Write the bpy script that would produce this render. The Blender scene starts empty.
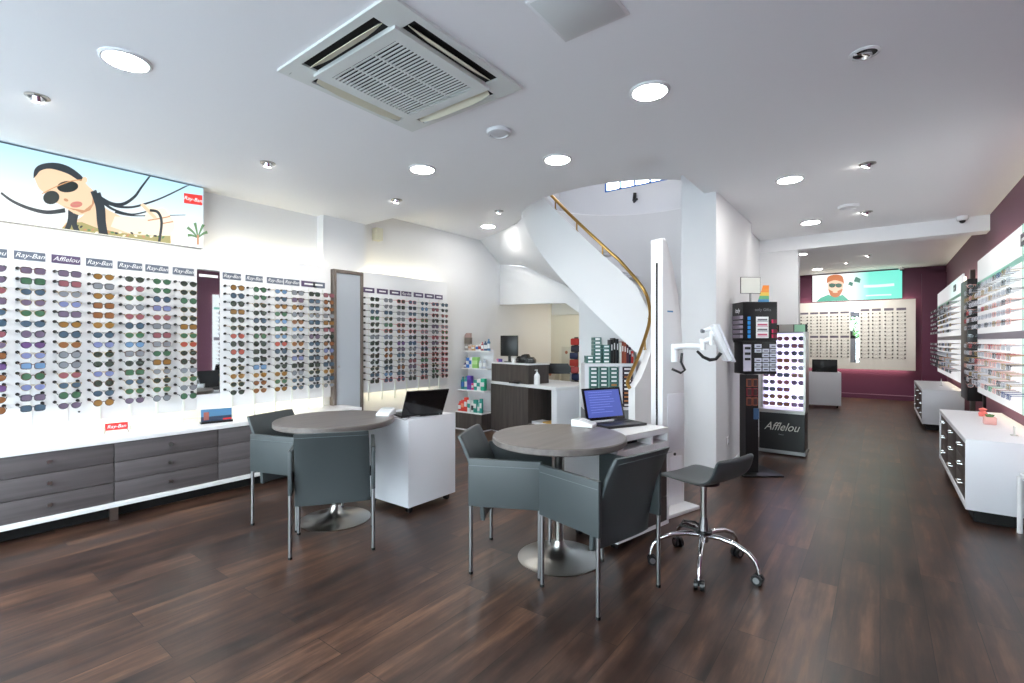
import bpy, bmesh, math, random
from mathutils import Vector, Matrix, Euler
random.seed(7)
SC = bpy.context.scene
PI = math.pi

# ------------------------------------------------------------------ camera, world, exposure
cam_d = bpy.data.cameras.new('camera'); cam = bpy.data.objects.new('camera', cam_d)
SC.collection.objects.link(cam); SC.camera = cam
cam_d.sensor_width = 36; cam_d.lens = 484/1024*36; cam_d.clip_start = .05; cam_d.clip_end = 100
cam.location = (0, 0, 1.35); cam.rotation_euler = (PI/2, 0, math.radians(37.25))
W = bpy.data.worlds.new('daylight'); SC.world = W; W.use_nodes = True
bg = W.node_tree.nodes['Background']; bg.inputs[0].default_value = (.86, .93, 1, 1); bg.inputs[1].default_value = 9.0
SC.view_settings.view_transform = 'Standard'; SC.view_settings.look = 'None'
SC.view_settings.gamma = 1; SC.view_settings.use_curve_mapping = False; SC.view_settings.exposure = 0.45
LAMP = 85.0      # radiance of the round ceiling lamps
SPOT = 60.0      # radiance of the small gimbal spots
LED = 8.0        # radiance of the LED strips behind the boards

# ------------------------------------------------------------------ helpers
def col(r, g, b):
    f = lambda c: (c/255/12.92) if c/255 <= .04045 else ((c/255+.055)/1.055)**2.4
    return (f(r), f(g), f(b), 1)
MC = {}
def mat(name, rgb, rough=.5, metal=0, emit=0, alpha=1, bump=0, bscale=60, spec=.5, trans=0, coat=0):
    if name in MC: return MC[name]
    m = bpy.data.materials.new(name); m.use_nodes = True; MC[name] = m
    nt = m.node_tree; p = nt.nodes['Principled BSDF']
    p.inputs['Base Color'].default_value = col(*rgb); p.inputs['Roughness'].default_value = rough
    p.inputs['Metallic'].default_value = metal; p.inputs['Alpha'].default_value = alpha
    p.inputs['Specular IOR Level'].default_value = spec; p.inputs['Transmission Weight'].default_value = trans
    p.inputs['Coat Weight'].default_value = coat
    if emit:
        p.inputs['Emission Color'].default_value = col(*rgb); p.inputs['Emission Strength'].default_value = emit
    if bump:
        n = nt.nodes.new('ShaderNodeTexNoise'); n.inputs['Scale'].default_value = bscale; n.inputs['Detail'].default_value = 3
        tc = nt.nodes.new('ShaderNodeTexCoord'); b = nt.nodes.new('ShaderNodeBump'); b.inputs['Strength'].default_value = bump
        b.inputs['Distance'].default_value = .002
        nt.links.new(tc.outputs['Object'], n.inputs['Vector']); nt.links.new(n.outputs['Fac'], b.inputs['Height'])
        nt.links.new(b.outputs['Normal'], p.inputs['Normal'])
    return m
def wood(name, c1, c2, scale, rough=.45):
    if name in MC: return MC[name]
    m = mat(name, c1, rough); nt = m.node_tree; p = nt.nodes['Principled BSDF']
    tc = nt.nodes.new('ShaderNodeTexCoord'); mp = nt.nodes.new('ShaderNodeMapping'); mp.inputs['Scale'].default_value = scale
    n = nt.nodes.new('ShaderNodeTexNoise'); n.inputs['Scale'].default_value = 1; n.inputs['Detail'].default_value = 5; n.inputs['Roughness'].default_value = .6
    r = nt.nodes.new('ShaderNodeValToRGB'); r.color_ramp.elements[0].position = .33; r.color_ramp.elements[1].position = .68
    r.color_ramp.elements[0].color = col(*c1); r.color_ramp.elements[1].color = col(*c2)
    nt.links.new(tc.outputs['Object'], mp.inputs['Vector']); nt.links.new(mp.outputs['Vector'], n.inputs['Vector'])
    nt.links.new(n.outputs['Fac'], r.inputs['Fac']); nt.links.new(r.outputs['Color'], p.inputs['Base Color'])
    return m
def glassmat(name, rgb, a=.12, rough=.02):
    if name in MC: return MC[name]
    m = bpy.data.materials.new(name); m.use_nodes = True; MC[name] = m; nt = m.node_tree
    for n in list(nt.nodes): nt.nodes.remove(n)
    o = nt.nodes.new('ShaderNodeOutputMaterial'); t = nt.nodes.new('ShaderNodeBsdfTransparent'); g = nt.nodes.new('ShaderNodeBsdfGlossy')
    t.inputs[0].default_value = col(*rgb); g.inputs['Roughness'].default_value = rough
    mx = nt.nodes.new('ShaderNodeMixShader'); mx.inputs[0].default_value = a
    nt.links.new(t.outputs[0], mx.inputs[1]); nt.links.new(g.outputs[0], mx.inputs[2]); nt.links.new(mx.outputs[0], o.inputs[0])
    return m

class MB:
    def __init__(s): s.v = []; s.f = []; s.m = []
    def add(s, vs, fs, m=0):
        b = len(s.v); s.v += [tuple(v) for v in vs]; s.f += [tuple(b+i for i in f) for f in fs]; s.m += [m]*len(fs); return s
    def box(s, x0, x1, y0, y1, z0, z1, m=0):
        vs = [(x, y, z) for z in (z0, z1) for y in (y0, y1) for x in (x0, x1)]
        return s.add(vs, [(0,2,3,1),(4,5,7,6),(0,1,5,4),(2,6,7,3),(0,4,6,2),(1,3,7,5)], m)
    def obox(s, c, ax, ay, az, hx, hy, hz, m=0):
        c = Vector(c); ax = Vector(ax).normalized()*hx; ay = Vector(ay).normalized()*hy; az = Vector(az).normalized()*hz
        vs = [c+ax*i+ay*j+az*k for k in (-1,1) for j in (-1,1) for i in (-1,1)]
        return s.add(vs, [(0,2,3,1),(4,5,7,6),(0,1,5,4),(2,6,7,3),(0,4,6,2),(1,3,7,5)], m)
    def prism(s, poly, plane, a, b, m=0):
        n = len(poly)
        def q(p, h):
            return {'xy': (p[0], p[1], h), 'yz': (h, p[0], p[1]), 'xz': (p[0], h, p[1])}[plane]
        vs = [q(p, a) for p in poly]+[q(p, b) for p in poly]
        fs = [tuple(range(n))[::-1], tuple(range(n, 2*n))]+[(i, (i+1) % n, n+(i+1) % n, n+i) for i in range(n)]
        return s.add(vs, fs, m)
    def tube(s, pts, r, n=8, m=0, closed=False, sq=1.0):
        pts = [Vector(p) for p in pts]; k = len(pts); rs = r if isinstance(r, (list, tuple)) else [r]*k
        vs = []; up = None
        for i, p in enumerate(pts):
            if closed: t = pts[(i+1) % k]-pts[i-1]
            else: t = pts[min(i+1, k-1)]-pts[max(i-1, 0)]
            t.normalize()
            if up is None: up = Vector((0,0,1)) if abs(t.z) < .9 else Vector((1,0,0))
            a = t.cross(up)
            if a.length < 1e-4: a = t.cross(Vector((0,1,0)))
            a.normalize(); b = a.cross(t).normalized(); up = b
            for j in range(n):
                w = 2*PI*j/n; vs.append(p+a*math.cos(w)*rs[i]+b*math.sin(w)*rs[i]*sq)
        fs = []
        for i in range(k if closed else k-1):
            i2 = (i+1) % k
            for j in range(n): fs.append((i*n+j, i*n+(j+1) % n, i2*n+(j+1) % n, i2*n+j))
        if not closed: fs += [tuple(range(n))[::-1], tuple(range((k-1)*n, k*n))]
        return s.add(vs, fs, m)
    def lathe(s, prof, n=32, c=(0,0,0), m=0, ring=False):
        if ring: prof = list(prof)+[prof[0]]
        vs = []
        for r, z in prof:
            for j in range(n): w = 2*PI*j/n; vs.append((c[0]+r*math.cos(w), c[1]+r*math.sin(w), c[2]+z))
        fs = []; k = len(prof)
        for i in range(k-1):
            for j in range(n): fs.append((i*n+j, i*n+(j+1) % n, (i+1)*n+(j+1) % n, (i+1)*n+j))
        if not ring: fs += [tuple(range(n))[::-1], tuple(range((k-1)*n, k*n))]
        return s.add(vs, fs, m)
    def ball(s, c, r, m=0, n=8, k=5):
        prof = [(max(1e-4, r*math.sin(PI*i/k)), -r*math.cos(PI*i/k)) for i in range(k+1)]
        return s.lathe(prof, n, c, m)
    def grid(s, rows, m=0, close=False):
        k = len(rows[0]); vs = [p for r in rows for p in r]; fs = []
        for i in range(len(rows)-1):
            for j in range(k-1): fs.append((i*k+j, i*k+j+1, (i+1)*k+j+1, (i+1)*k+j))
        return s.add(vs, fs, m)
    def build(s, name, mats, parent=None, loc=(0,0,0), rz=0, bevel=0, seg=2, smooth=True):
        me = bpy.data.meshes.new(name); me.from_pydata(s.v, [], s.f)
        if not isinstance(mats, (list, tuple)): mats = [mats]
        for m in mats: me.materials.append(m)
        me.polygons.foreach_set('material_index', s.m)
        bm = bmesh.new(); bm.from_mesh(me); bmesh.ops.recalc_face_normals(bm, faces=bm.faces)
        if bevel: bmesh.ops.bevel(bm, geom=[e for e in bm.edges if e.is_manifold and e.calc_face_angle(0) > .5], offset=bevel, segments=seg, affect='EDGES', profile=.5)
        bm.to_mesh(me); bm.free()
        if smooth:
            me.polygons.foreach_set('use_smooth', [True]*len(me.polygons)); me.set_sharp_from_angle(angle=math.radians(35))
        o = bpy.data.objects.new(name, me); SC.collection.objects.link(o)
        o.location = loc; o.rotation_euler = (0, 0, rz)
        if parent: o.parent = parent
        return o
def tag(o, label, cat, group=None, kind=None):
    if label: o['label'] = label
    if cat: o['category'] = cat
    if group: o['group'] = group
    if kind: o['kind'] = kind
    return o
def thing(name, label, cat, loc=(0,0,0), rz=0, group=None):
    o = bpy.data.objects.new(name, None); SC.collection.objects.link(o); o.empty_display_size = .1
    o.location = loc; o.rotation_euler = (0, 0, rz); return tag(o, label, cat, group)
def struct(mb, name, m, label=None, **k):
    o = mb.build(name, m, smooth=k.pop('smooth', False), **k); o['kind'] = 'structure'
    if label: o['label'] = label
    return o
def copy_tree(o, parent=None):
    c = o.copy(); SC.collection.objects.link(c); c.parent = parent
    for ch in list(o.children): copy_tree(ch, c)
    return c
TXT = {}
def text_obj(s, size, m, name='lettering', parent=None, loc=(0,0,0), rot=(PI/2,0,0), shear=0, ext=.0008, sx=1):
    key = (s, size, shear, m.name, ext)
    if key not in TXT:
        cu = bpy.data.curves.new('t', 'FONT'); cu.body = s; cu.size = size; cu.shear = shear; cu.extrude = ext
        cu.align_x = 'CENTER'; cu.align_y = 'CENTER'; cu.resolution_u = 3
        t = bpy.data.objects.new('t', cu); SC.collection.objects.link(t); bpy.context.view_layer.update()
        me = bpy.data.meshes.new_from_object(t.evaluated_get(bpy.context.evaluated_depsgraph_get()))
        me.name = name; me.materials.clear(); me.materials.append(m); bpy.data.objects.remove(t); TXT[key] = me
    o = bpy.data.objects.new(name, TXT[key]); SC.collection.objects.link(o)
    o.location = loc; o.rotation_euler = rot; o.scale = (sx, 1, 1)
    if parent: o.parent = parent
    return o
ROT_PX = (PI/2, 0, PI/2); ROT_NX = (PI/2, 0, -PI/2); ROT_NY = (PI/2, 0, 0)
ORD = ['first','second','third','fourth','fifth','sixth','seventh','eighth','ninth','tenth','eleventh','twelfth','thirteenth','fourteenth','fifteenth','sixteenth']
def ray(u, v, x=None, y=None, D=None, z=None):     # a traced photo coordinate, put onto a real plane of the room
    s = (u-512)/484; d = Vector((-.6053+s*.796, .796+s*.6053, -(v-341.5)/484))
    if x is not None: t = x/d.x
    elif y is not None: t = y/d.y
    elif z is not None: t = (z-1.35)/d.z
    else: t = D
    p = d*t; p.z += 1.35; return p

# ------------------------------------------------------------------ materials
M_wall = mat('painted wall', (230,230,232), .75, bump=.15)
M_ceil = mat('painted ceiling', (243,243,245), .8)
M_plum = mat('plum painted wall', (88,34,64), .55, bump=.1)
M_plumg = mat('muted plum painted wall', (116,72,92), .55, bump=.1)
M_white = mat('white lacquer', (238,238,240), .25)
M_wsat = mat('white satin laminate', (226,226,232), .38)
M_black = mat('black plastic', (18,18,20), .35)
M_dark = mat('painted shade and plinth black', (10,10,11), .8)  # near-black for shade painted into recesses, also the right counters' black plinth
M_steel = mat('brushed steel', (178,176,172), .28, 1)
M_steeld = mat('satin steel leg', (150,150,152), .38, 1)
M_chrome = mat('chrome', (225,225,228), .1, 1)
M_brass = mat('aged brass', (168,132,74), .3, 1)
M_leather = mat('grey leather', (61,67,69), .42, bump=.2, bscale=180)
M_leatherd = mat('dark grey leather', (44,48,51), .5, bump=.2, bscale=180)
M_thread = mat('leather stitching', (112,122,126), .6)
M_lwood = wood('grey oak laminate along wall', (78,73,75), (96,90,92), (1.5, .9, 26))
M_twood = wood('grey oak laminate tabletop', (98,91,88), (118,110,106), (22, 1.6, 20), .33)
M_vwood = wood('dark walnut laminate', (62,55,54), (84,76,73), (26, 26, 1.6))
M_frame = wood('taupe wood frame', (96,86,80), (112,102,95), (20,20,2))
M_mirror = mat('mirror silver', (225,230,232), .02, 1)
M_knob = mat('black rubber knob', (24,24,26), .5)
M_slate = mat('slate header plate', (98,106,122), .4)
M_purp = mat('purple header plate', (88,72,104), .4)
M_print = mat('white printed lettering', (245,245,245), .5)
M_acryl = mat('frosted acrylic rod', (232,234,226), .35)
M_lamp = mat('lamp diffuser', (255,252,246), .5, emit=LAMP)
M_spot = mat('spot lamp', (255,250,240), .5, emit=SPOT)
M_led = mat('LED strip', (255,247,214), .5, emit=LED)
M_ledw = mat('white lit panel', (226,222,255), .5, emit=1.25)
M_acw = mat('air conditioner plastic', (222,225,222), .45)
M_cream = mat('cream louvre plastic', (222,218,196), .5)
M_red = mat('red', (222,52,52), .45)
M_screen = mat('blue laptop screen', (62,74,140), .3, emit=.75)

# floor
M_floor = mat('dark wood plank floor', (60,40,35), .3)
nt = M_floor.node_tree; p = nt.nodes['Principled BSDF']; L = nt.links.new; N = nt.nodes.new
tc = N('ShaderNodeTexCoord'); sp = N('ShaderNodeSeparateXYZ'); cb = N('ShaderNodeCombineXYZ')
L(tc.outputs['Object'], sp.inputs[0]); L(sp.outputs['Y'], cb.inputs['X']); L(sp.outputs['X'], cb.inputs['Y'])
br = N('ShaderNodeTexBrick'); br.inputs['Scale'].default_value = 1; br.inputs['Brick Width'].default_value = 1.22; br.inputs['Row Height'].default_value = .185
br.inputs['Mortar Size'].default_value = .0016; br.inputs['Mortar Smooth'].default_value = .2; br.offset = .37
br.inputs['Color1'].default_value = (0,0,0,1); br.inputs['Color2'].default_value = (1,1,1,1); br.inputs['Mortar'].default_value = (.3,.3,.3,1)
L(cb.outputs[0], br.inputs['Vector'])
mp = N('ShaderNodeMapping'); mp.inputs['Scale'].default_value = (13, 1.3, 1); L(tc.outputs['Object'], mp.inputs[0])
# shift grain per plank
am = N('ShaderNodeVectorMath'); am.operation = 'ADD'; L(mp.outputs[0], am.inputs[0]); sc_ = N('ShaderNodeVectorMath'); sc_.operation = 'SCALE'; sc_.inputs['Scale'].default_value = 7
L(br.outputs['Color'], sc_.inputs[0]); L(sc_.outputs[0], am.inputs[1])
n1 = N('ShaderNodeTexNoise'); n1.inputs['Scale'].default_value = 1.1; n1.inputs['Detail'].default_value = 7; n1.inputs['Roughness'].default_value = .62; L(am.outputs[0], n1.inputs['Vector'])
n2 = N('ShaderNodeTexNoise'); n2.inputs['Scale'].default_value = 2.3; n2.inputs['Detail'].default_value = 4; L(tc.outputs['Object'], n2.inputs['Vector'])
ad = N('ShaderNodeMath'); ad.operation = 'MULTIPLY_ADD'; L(br.outputs['Color'], ad.inputs[0]); ad.inputs[1].default_value = .16; L(n1.outputs['Fac'], ad.inputs[2])
ad2 = N('ShaderNodeMath'); ad2.operation = 'MULTIPLY_ADD'; L(n2.outputs['Fac'], ad2.inputs[0]); ad2.inputs[1].default_value = .35; L(ad.outputs[0], ad2.inputs[2])
rp = N('ShaderNodeValToRGB'); e = rp.color_ramp.elements; e[0].position = .52; e[0].color = col(33,25,23); e[1].position = 1.0; e[1].color = col(116,84,66)
e2 = e.new(.68); e2.color = col(56,39,33); e3 = e.new(.82); e3.color = col(78,55,44)
L(ad2.outputs[0], rp.inputs[0])
mm = N('ShaderNodeMix'); mm.data_type = 'RGBA'; mm.blend_type = 'MIX'; L(br.outputs['Fac'], mm.inputs['Factor']); L(rp.outputs[0], mm.inputs['A']); mm.inputs['B'].default_value = col(26,18,16)
L(mm.outputs['Result'], p.inputs['Base Color'])
rr = N('ShaderNodeMapRange'); rr.inputs['To Min'].default_value = .24; rr.inputs['To Max'].default_value = .42; L(n1.outputs['Fac'], rr.inputs['Value']); L(rr.outputs[0], p.inputs['Roughness'])
bp = N('ShaderNodeBump'); bp.inputs['Strength'].default_value = .12; bp.inputs['Distance'].default_value = .003; L(n1.outputs['Fac'], bp.inputs['Height']); L(bp.outputs[0], p.inputs['Normal'])

# ------------------------------------------------------------------ room shell
ZC, ZH = 2.80, 3.02
struct(MB().box(-6.2, 1.5, -1.7, 14.6, -.06, 0), 'floor', M_floor)
cb_ = MB().prism([(-5.35,-1.7),(1.35,-1.7),(1.35,7.75),(-1.37,7.75),(-1.37,3.68),(-5.35,3.68)], 'xy', ZC, ZH+.2)
struct(cb_, 'ceiling', M_ceil)
# raised ceiling over the back-left zone with the round stair opening
SCX, SCY, SR = -2.65, 6.08, 1.45
arc = [(SCX+SR*math.cos(math.radians(a)), SCY+SR*math.sin(math.radians(a))) for a in range(-164, -27, 4)]
ys_r = arc[-1][1]
poly = [(-5.45, 3.6), (-1.3, 3.6), (-1.3, ys_r)] + arc[::-1] + [(-5.45, arc[0][1]+.45)]
struct(MB().prism(poly, 'xy', ZH, ZH+.3), 'ceiling', M_ceil)
struct(MB().box(-2.8, 1.35, 7.75, 14.6, ZH, ZH+.1), 'ceiling', M_ceil)
struct(MB().box(-1.38, 1.16, 7.70, 7.95, 2.62, ZH+.05), 'trim_1', M_ceil, 'white downstand beam across the ceiling')
lw = MB().box(-5.35, -5.20, -1.7, 3.10, 0, ZH+.1); lw.box(-5.35, -5.07, 3.10, 3.66, 0, ZH+.1); lw.box(-5.45, -5.25, 3.66, 9.2, 0, ZH+.3)
struct(lw, 'wall_left', M_wall)
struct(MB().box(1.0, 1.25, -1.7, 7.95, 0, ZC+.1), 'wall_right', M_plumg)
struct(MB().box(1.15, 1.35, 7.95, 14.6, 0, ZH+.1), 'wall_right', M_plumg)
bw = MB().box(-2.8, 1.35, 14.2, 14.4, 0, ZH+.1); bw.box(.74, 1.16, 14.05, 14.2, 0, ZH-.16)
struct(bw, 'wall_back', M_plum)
struct(MB().box(-2.8, -2.65, 7.9, 14.4, 0, ZH+.1), 'wall_back_left', M_wall)
struct(MB().box(-2.8, -.90, 7.72, 7.90, 0, ZH+.05), 'wall_stub', M_wall)
pil = MB().box(-1.60, -1.26, 4.92, 6.52, 0, 3.35)
struct(pil, 'wall_pillar', M_wall, bevel=.004)
struct(MB().box(-1.46, -1.38, 6.50, 7.74, 0, 3.4), 'wall_passage', M_wall)
# shopfront behind the camera
sf = MB().box(-5.35, -4.9, -1.7, -1.6, 0, ZC); sf.box(.75, 1.1, -1.7, -1.6, 0, ZC); sf.box(-4.9, .75, -1.7, -1.6, 2.62, ZC); sf.box(-4.9, .75, -1.7, -1.6, 0, .10)
struct(sf, 'wall_front', M_wall)
wf = MB()
for x in (-4.9, -3.5, -2.1, -.7, .70): wf.box(x, x+.05, -1.68, -1.62, .10, 2.62)
wf.box(-4.9, .75, -1.68, -1.62, 2.57, 2.62); wf.box(-4.9, .75, -1.68, -1.62, .1, .15)
struct(wf, 'window_1', M_black)
struct(MB().box(-4.9, .75, -1.655, -1.649, .15, 2.57), 'window_2', glassmat('shopfront glass', (245,250,250), .06), 'clear shopfront glazing')
# skirtings
struct(MB().box(-5.25, -5.235, 3.66, 9, 0, .09), 'baseboard_left', M_white)
b_ = MB().box(-1.61, -1.25, 4.905, 4.92, 0, .09); b_.box(-1.26, -1.247, 4.905, 6.52, 0, .09); b_.box(-1.38, -1.367, 6.52, 7.7, 0, .09); b_.box(-1.38, -.90, 7.705, 7.72, 0, .09)
struct(b_, 'baseboard_pillar', M_white)
struct(MB().box(-2.6, .74, 14.185, 14.2, .1, .115), 'baseboard_back', mat('pale plum trim', (150,110,132), .5))
# switches and socket on the pillar side
def wallbox(label, loc, w, h, face='x'):
    t = thing('wall_socket', label, 'wall socket', loc)
    MB().box(0, .008, -w/2, w/2, -h/2, h/2).build('cover_plate', M_white, t, bevel=.002)
    MB().box(.008, .011, -w/4, w/4, -h/4, h/4).build('socket_face', M_wsat, t)
wallbox('small white wall socket low on the pillar side beside the skirting', (-1.26, 5.35, .32), .08, .08)

# ---- stair well: curved back wall, upper storey, sloping soffit
def pc(a, r, z): return (SCX+r*math.cos(math.radians(a)), SCY+r*math.sin(math.radians(a)), z)
cw = MB(); ang = list(range(36, 173, 4))
for (r0, z0, z1) in ((SR, 0, 3.40),):
    zz = lambda a: z0 if a < 140 else (2.34 if a < 152 else 2.75); rows = [[pc(a, r0, zz(a)) for a in ang], [pc(a, r0, z1) for a in ang], [pc(a, r0+.12, z1) for a in ang], [pc(a, r0+.12, zz(a)) for a in ang]]; rows.append(rows[0])
    cw.grid(rows)
struct(cw, 'wall_stairwell', M_wall, smooth=True)
up = MB(); x0, x1, y0, y1, zt = -4.9, -.95, 4.2, 7.95, 5.3
up.box(x0-.1, x0, y0, y1, 3.32, zt); up.box(x1, x1+.1, y0, y1, 3.42, zt); up.box(x0, x1, y0-.1, y0, 3.32, zt)
wx0, wx1, wz0, wz1 = -3.95, -2.55, 4.03, 4.75
up.box(x0, wx0, y1, y1+.1, 3.3, zt); up.box(wx1, x1, y1, y1+.1, 3.3, zt); up.box(wx0, wx1, y1, y1+.1, 3.3, wz0); up.box(wx0, wx1, y1, y1+.1, wz1, zt)
up.box(x0, x1, y0, y1+.1, zt, zt+.1)
# upper landing slab around the opening
struct(up, 'wall_upper_storey', M_wall)
fl = MB(); n_ = 72
inn = [pc(360*i/n_, SR+.05, 0) for i in range(n_)]
for za, zb in ((3.32, 3.42),):
    vs = []; 
    for i in range(n_):
        a = math.radians(360*i/n_); c_, s_ = math.cos(a), math.sin(a)
        k = min((x1+.05-SCX)/c_ if c_ > 1e-6 else 1e9, (x0-SCX)/c_ if c_ < -1e-6 else 1e9, (y1-SCY)/s_ if s_ > 1e-6 else 1e9, (y0-SCY)/s_ if s_ < -1e-6 else 1e9)
        k = max(k, SR+.06)
        for r, z in ((SR+.02, za), (k, za), (k, zb), (SR+.02, zb)): vs.append((SCX+r*c_, SCY+r*s_, z))
    fs = [(4*i+j, 4*i+(j+1) % 4, 4*((i+1) % n_)+(j+1) % 4, 4*((i+1) % n_)+j) for i in range(n_) for j in range(4)]
    fl.add(vs, fs)
struct(fl, 'floor_upper', M_ceil)
wf = MB().box(wx0, wx1, y1+.01, y1+.05, wz0, wz0+.03); wf.box(wx0, wx1, y1+.01, y1+.05, wz1-.03, wz1)
for i in range(6): wf.box(wx0+(wx1-wx0-.03)*i/5, wx0+(wx1-wx0-.03)*i/5+.03, y1+.01, y1+.05, wz0, wz1)
struct(wf, 'window_3', mat('blue painted window frame', (70,120,200), .4), 'blue framed clerestory window above the stairs')
# header panel, under-stair wall, soffit
hd = MB(); A = (-5.26, 6.56); B = (-3.15, 5.62)
nx, ny = .40, .915
vs = []
for (x, y), zb, zt_ in ((A, 1.99, 2.70), (( -3.45, 5.752), 1.88, 2.3), (B, 1.72, 2.2)):
    for dx in (0, .1): 
        for z in (zb, zt_): vs.append((x+nx*dx, y+ny*dx, z))
hd.add(vs, [(0,1,5,4),(4,5,9,8),(2,6,7,3),(6,10,11,7),(0,4,6,2),(4,8,10,6),(1,3,7,5),(5,7,11,9),(0,2,3,1),(8,9,11,10)])
struct(hd, 'wall_header', M_wall)
us = MB().prism([(-3.15, 0), (-1.95, 0), (-1.95, 1.35), (-3.15, 2.3)], 'xz', 5.60, 5.68)
struct(us, 'wall_under_stairs', M_wall)
rc = MB().box(-5.3, -3.0, 8.2, 8.3, 0, 2.9); rc.box(-3.15, -3.05, 7.6, 8.3, 0, 2.9); rc.box(-4.50, -3.80, 7.05, 7.15, 1.80, 2.35)
struct(rc, 'wall_recess', mat('warm lit wall', (228,222,205), .7))  # warm tint in this wall colour stands for the warm light falling there
struct(MB().box(-5.3, -3.1, 6.62, 8.3, 2.35, 2.40), 'ceiling_recess', M_ceil)

def zb(a): return 1.43-.0245*(a+72)
st = thing('spiral_staircase', 'white curved staircase with solid balustrade sweeping down from the round ceiling opening', 'staircase', (SCX, SCY, 0))
def L3(p): return (p[0]-SCX, p[1]-SCY, p[2])
path = []   # (plan x, y, zbottom, ztop)
for a in range(-152, -60, 4):
    q = pc(a, SR, 0); path.append((q[0], q[1], min(zb(a), 3.30), min(zb(a)+.70, 3.42)))
path += [(-1.90, 4.83, .98, 1.66), (-1.855, 4.74, .72, 1.50), (-1.835, 4.60, .40, 1.30), (-1.835, 4.45, .0, 1.13), (-1.84, 4.33, 0, 1.01), (-1.845, 4.20, 0, .93)]
sg = MB(); rows = [[], [], [], []]
for i, (x, y, b0, t0) in enumerate(path):
    j0, j1 = max(i-1, 0), min(i+1, len(path)-1)
    tx, ty = path[j1][0]-path[j0][0], path[j1][1]-path[j0][1]; l = math.hypot(tx, ty); nx, ny = -ty/l, tx/l     # inward side
    rows[0].append(L3((x, y, b0))); rows[1].append(L3((x, y, t0))); rows[2].append(L3((x+nx*.065, y+ny*.065, t0))); rows[3].append(L3((x+nx*.065, y+ny*.065, b0)))
rows.append(rows[0]); sg.grid(rows); k = len(path)
sg.add([rows[j][0] for j in range(4)], [(0,1,2,3)]); sg.add([rows[j][-1] for j in range(4)], [(0,1,2,3)])
sg.build('balustrade', M_wall, st)
for i, a in enumerate(range(-108, -56, 8)):
    t = MB(); z = zb(a)+.16; seg_ = [a-1, a+4, a+9]
    lo = [L3(pc(b, r, z-.04)) for b in seg_ for r in (.42, 1.38)]; hi = [L3(pc(b, r, z)) for b in seg_ for r in (.42, 1.38)]
    t.add(lo+hi, [(0,1,3,2),(2,3,5,4),(6,8,9,7),(8,10,11,9),(0,6,7,1),(4,5,11,10),(1,7,9,3),(3,9,11,5),(0,2,8,6),(2,4,10,8)])
    t.build('tread', M_wall, st)
sf_ = MB(); S1 = []; S2 = []
S1a = [(a, pc(a, SR-.06, 0)) for a in range(-172, -80, 4)]
wp = [(-5.27, 5.90, 3.06), (-5.27, 6.04, 3.02), (-5.27, 6.56, 2.69), (-4.5, 6.22, 2.55), (-3.15, 5.63, 2.0)]
for i, (a, q) in enumerate(S1a):
    S1.append(L3((q[0], q[1], min(zb(a)+.02, 3.03)))); f_ = i/(len(S1a)-1)*(len(wp)-1); j = min(int(f_), len(wp)-2); g = f_-j
    w_ = [wp[j][c]*(1-g)+wp[j+1][c]*g for c in range(3)]; S2.append(L3(w_))
mid = [[tuple(S1[i][c]*(1-h)+S2[i][c]*h for c in range(3)) for i in range(len(S1))] for h in (0, .25, .5, .75, 1)]
sf_.grid(mid); sf_.build('soffit', M_wall, st)
hr = thing('handrail', 'polished brass handrail curling down along the curved white staircase', 'handrail', (SCX, SCY, 0))
def smooth3(pts, n=4):
    pts = [Vector(p_) for p_ in pts]; out = []
    for i in range(len(pts)-1):
        p0 = pts[max(i-1, 0)]; p1 = pts[i]; p2 = pts[i+1]; p3 = pts[min(i+2, len(pts)-1)]
        for k_ in range(n):
            t = k_/n; out.append(.5*((2*p1)+(-p0+p2)*t+(2*p0-5*p1+4*p2-p3)*t*t+(-p0+3*p1-3*p2+p3)*t**3))
    out.append(pts[-1]); return out
def cyl_pt(a, z): return pc(a, SR-.03, z)
hp = []
for a in range(-118, -66, 4): hp.append(cyl_pt(a, zb(a)+.80))
hp += [(-1.97, 4.86, 1.90), (-1.88, 4.80, 1.70), (-1.85, 4.72, 1.55), (-1.84, 4.58, 1.385), (-1.84, 4.40, 1.19), (-1.85, 4.26, 1.05), (-1.85, 4.19, .97), (-1.82, 4.17, .925)]
MB().tube([L3(q) for q in smooth3(hp)], .017, 10).build('rail', M_brass, hr)
for i in (1, 4, 7, 10, 14, 16):
    q = hp[i]; MB().tube([L3((q[0], q[1], q[2]-.12)), L3(q)], .009, 8).lathe([(.001, 0), (.02, 0), (.02, .006), (.001, .006)], 12, L3((q[0], q[1], q[2]-.115))).build('rail_post', M_brass, hr)
tag(MB().tube([ray(634,201,y=7.9)-Vector((0,0,0)), ray(635,193,y=7.9)], .03, 8).tube([ray(634,202,y=7.86), ray(637,199,y=7.8)], .02, 8).build('wall_lamp', M_black), 'small dark fitting high on the stairwell upper wall under the blue window', 'wall lamp')

ul = bpy.data.lights.new('stairwell_fill_light', 'AREA'); ul.shape = 'DISK'; ul.size = .8; ul.energy = 16; uo = bpy.data.objects.new('stairwell_fill_light', ul); SC.collection.objects.link(uo); uo.location = (-2.9, 5.9, 5.2)  # added unseen fill light that brightens the dark stairwell
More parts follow.
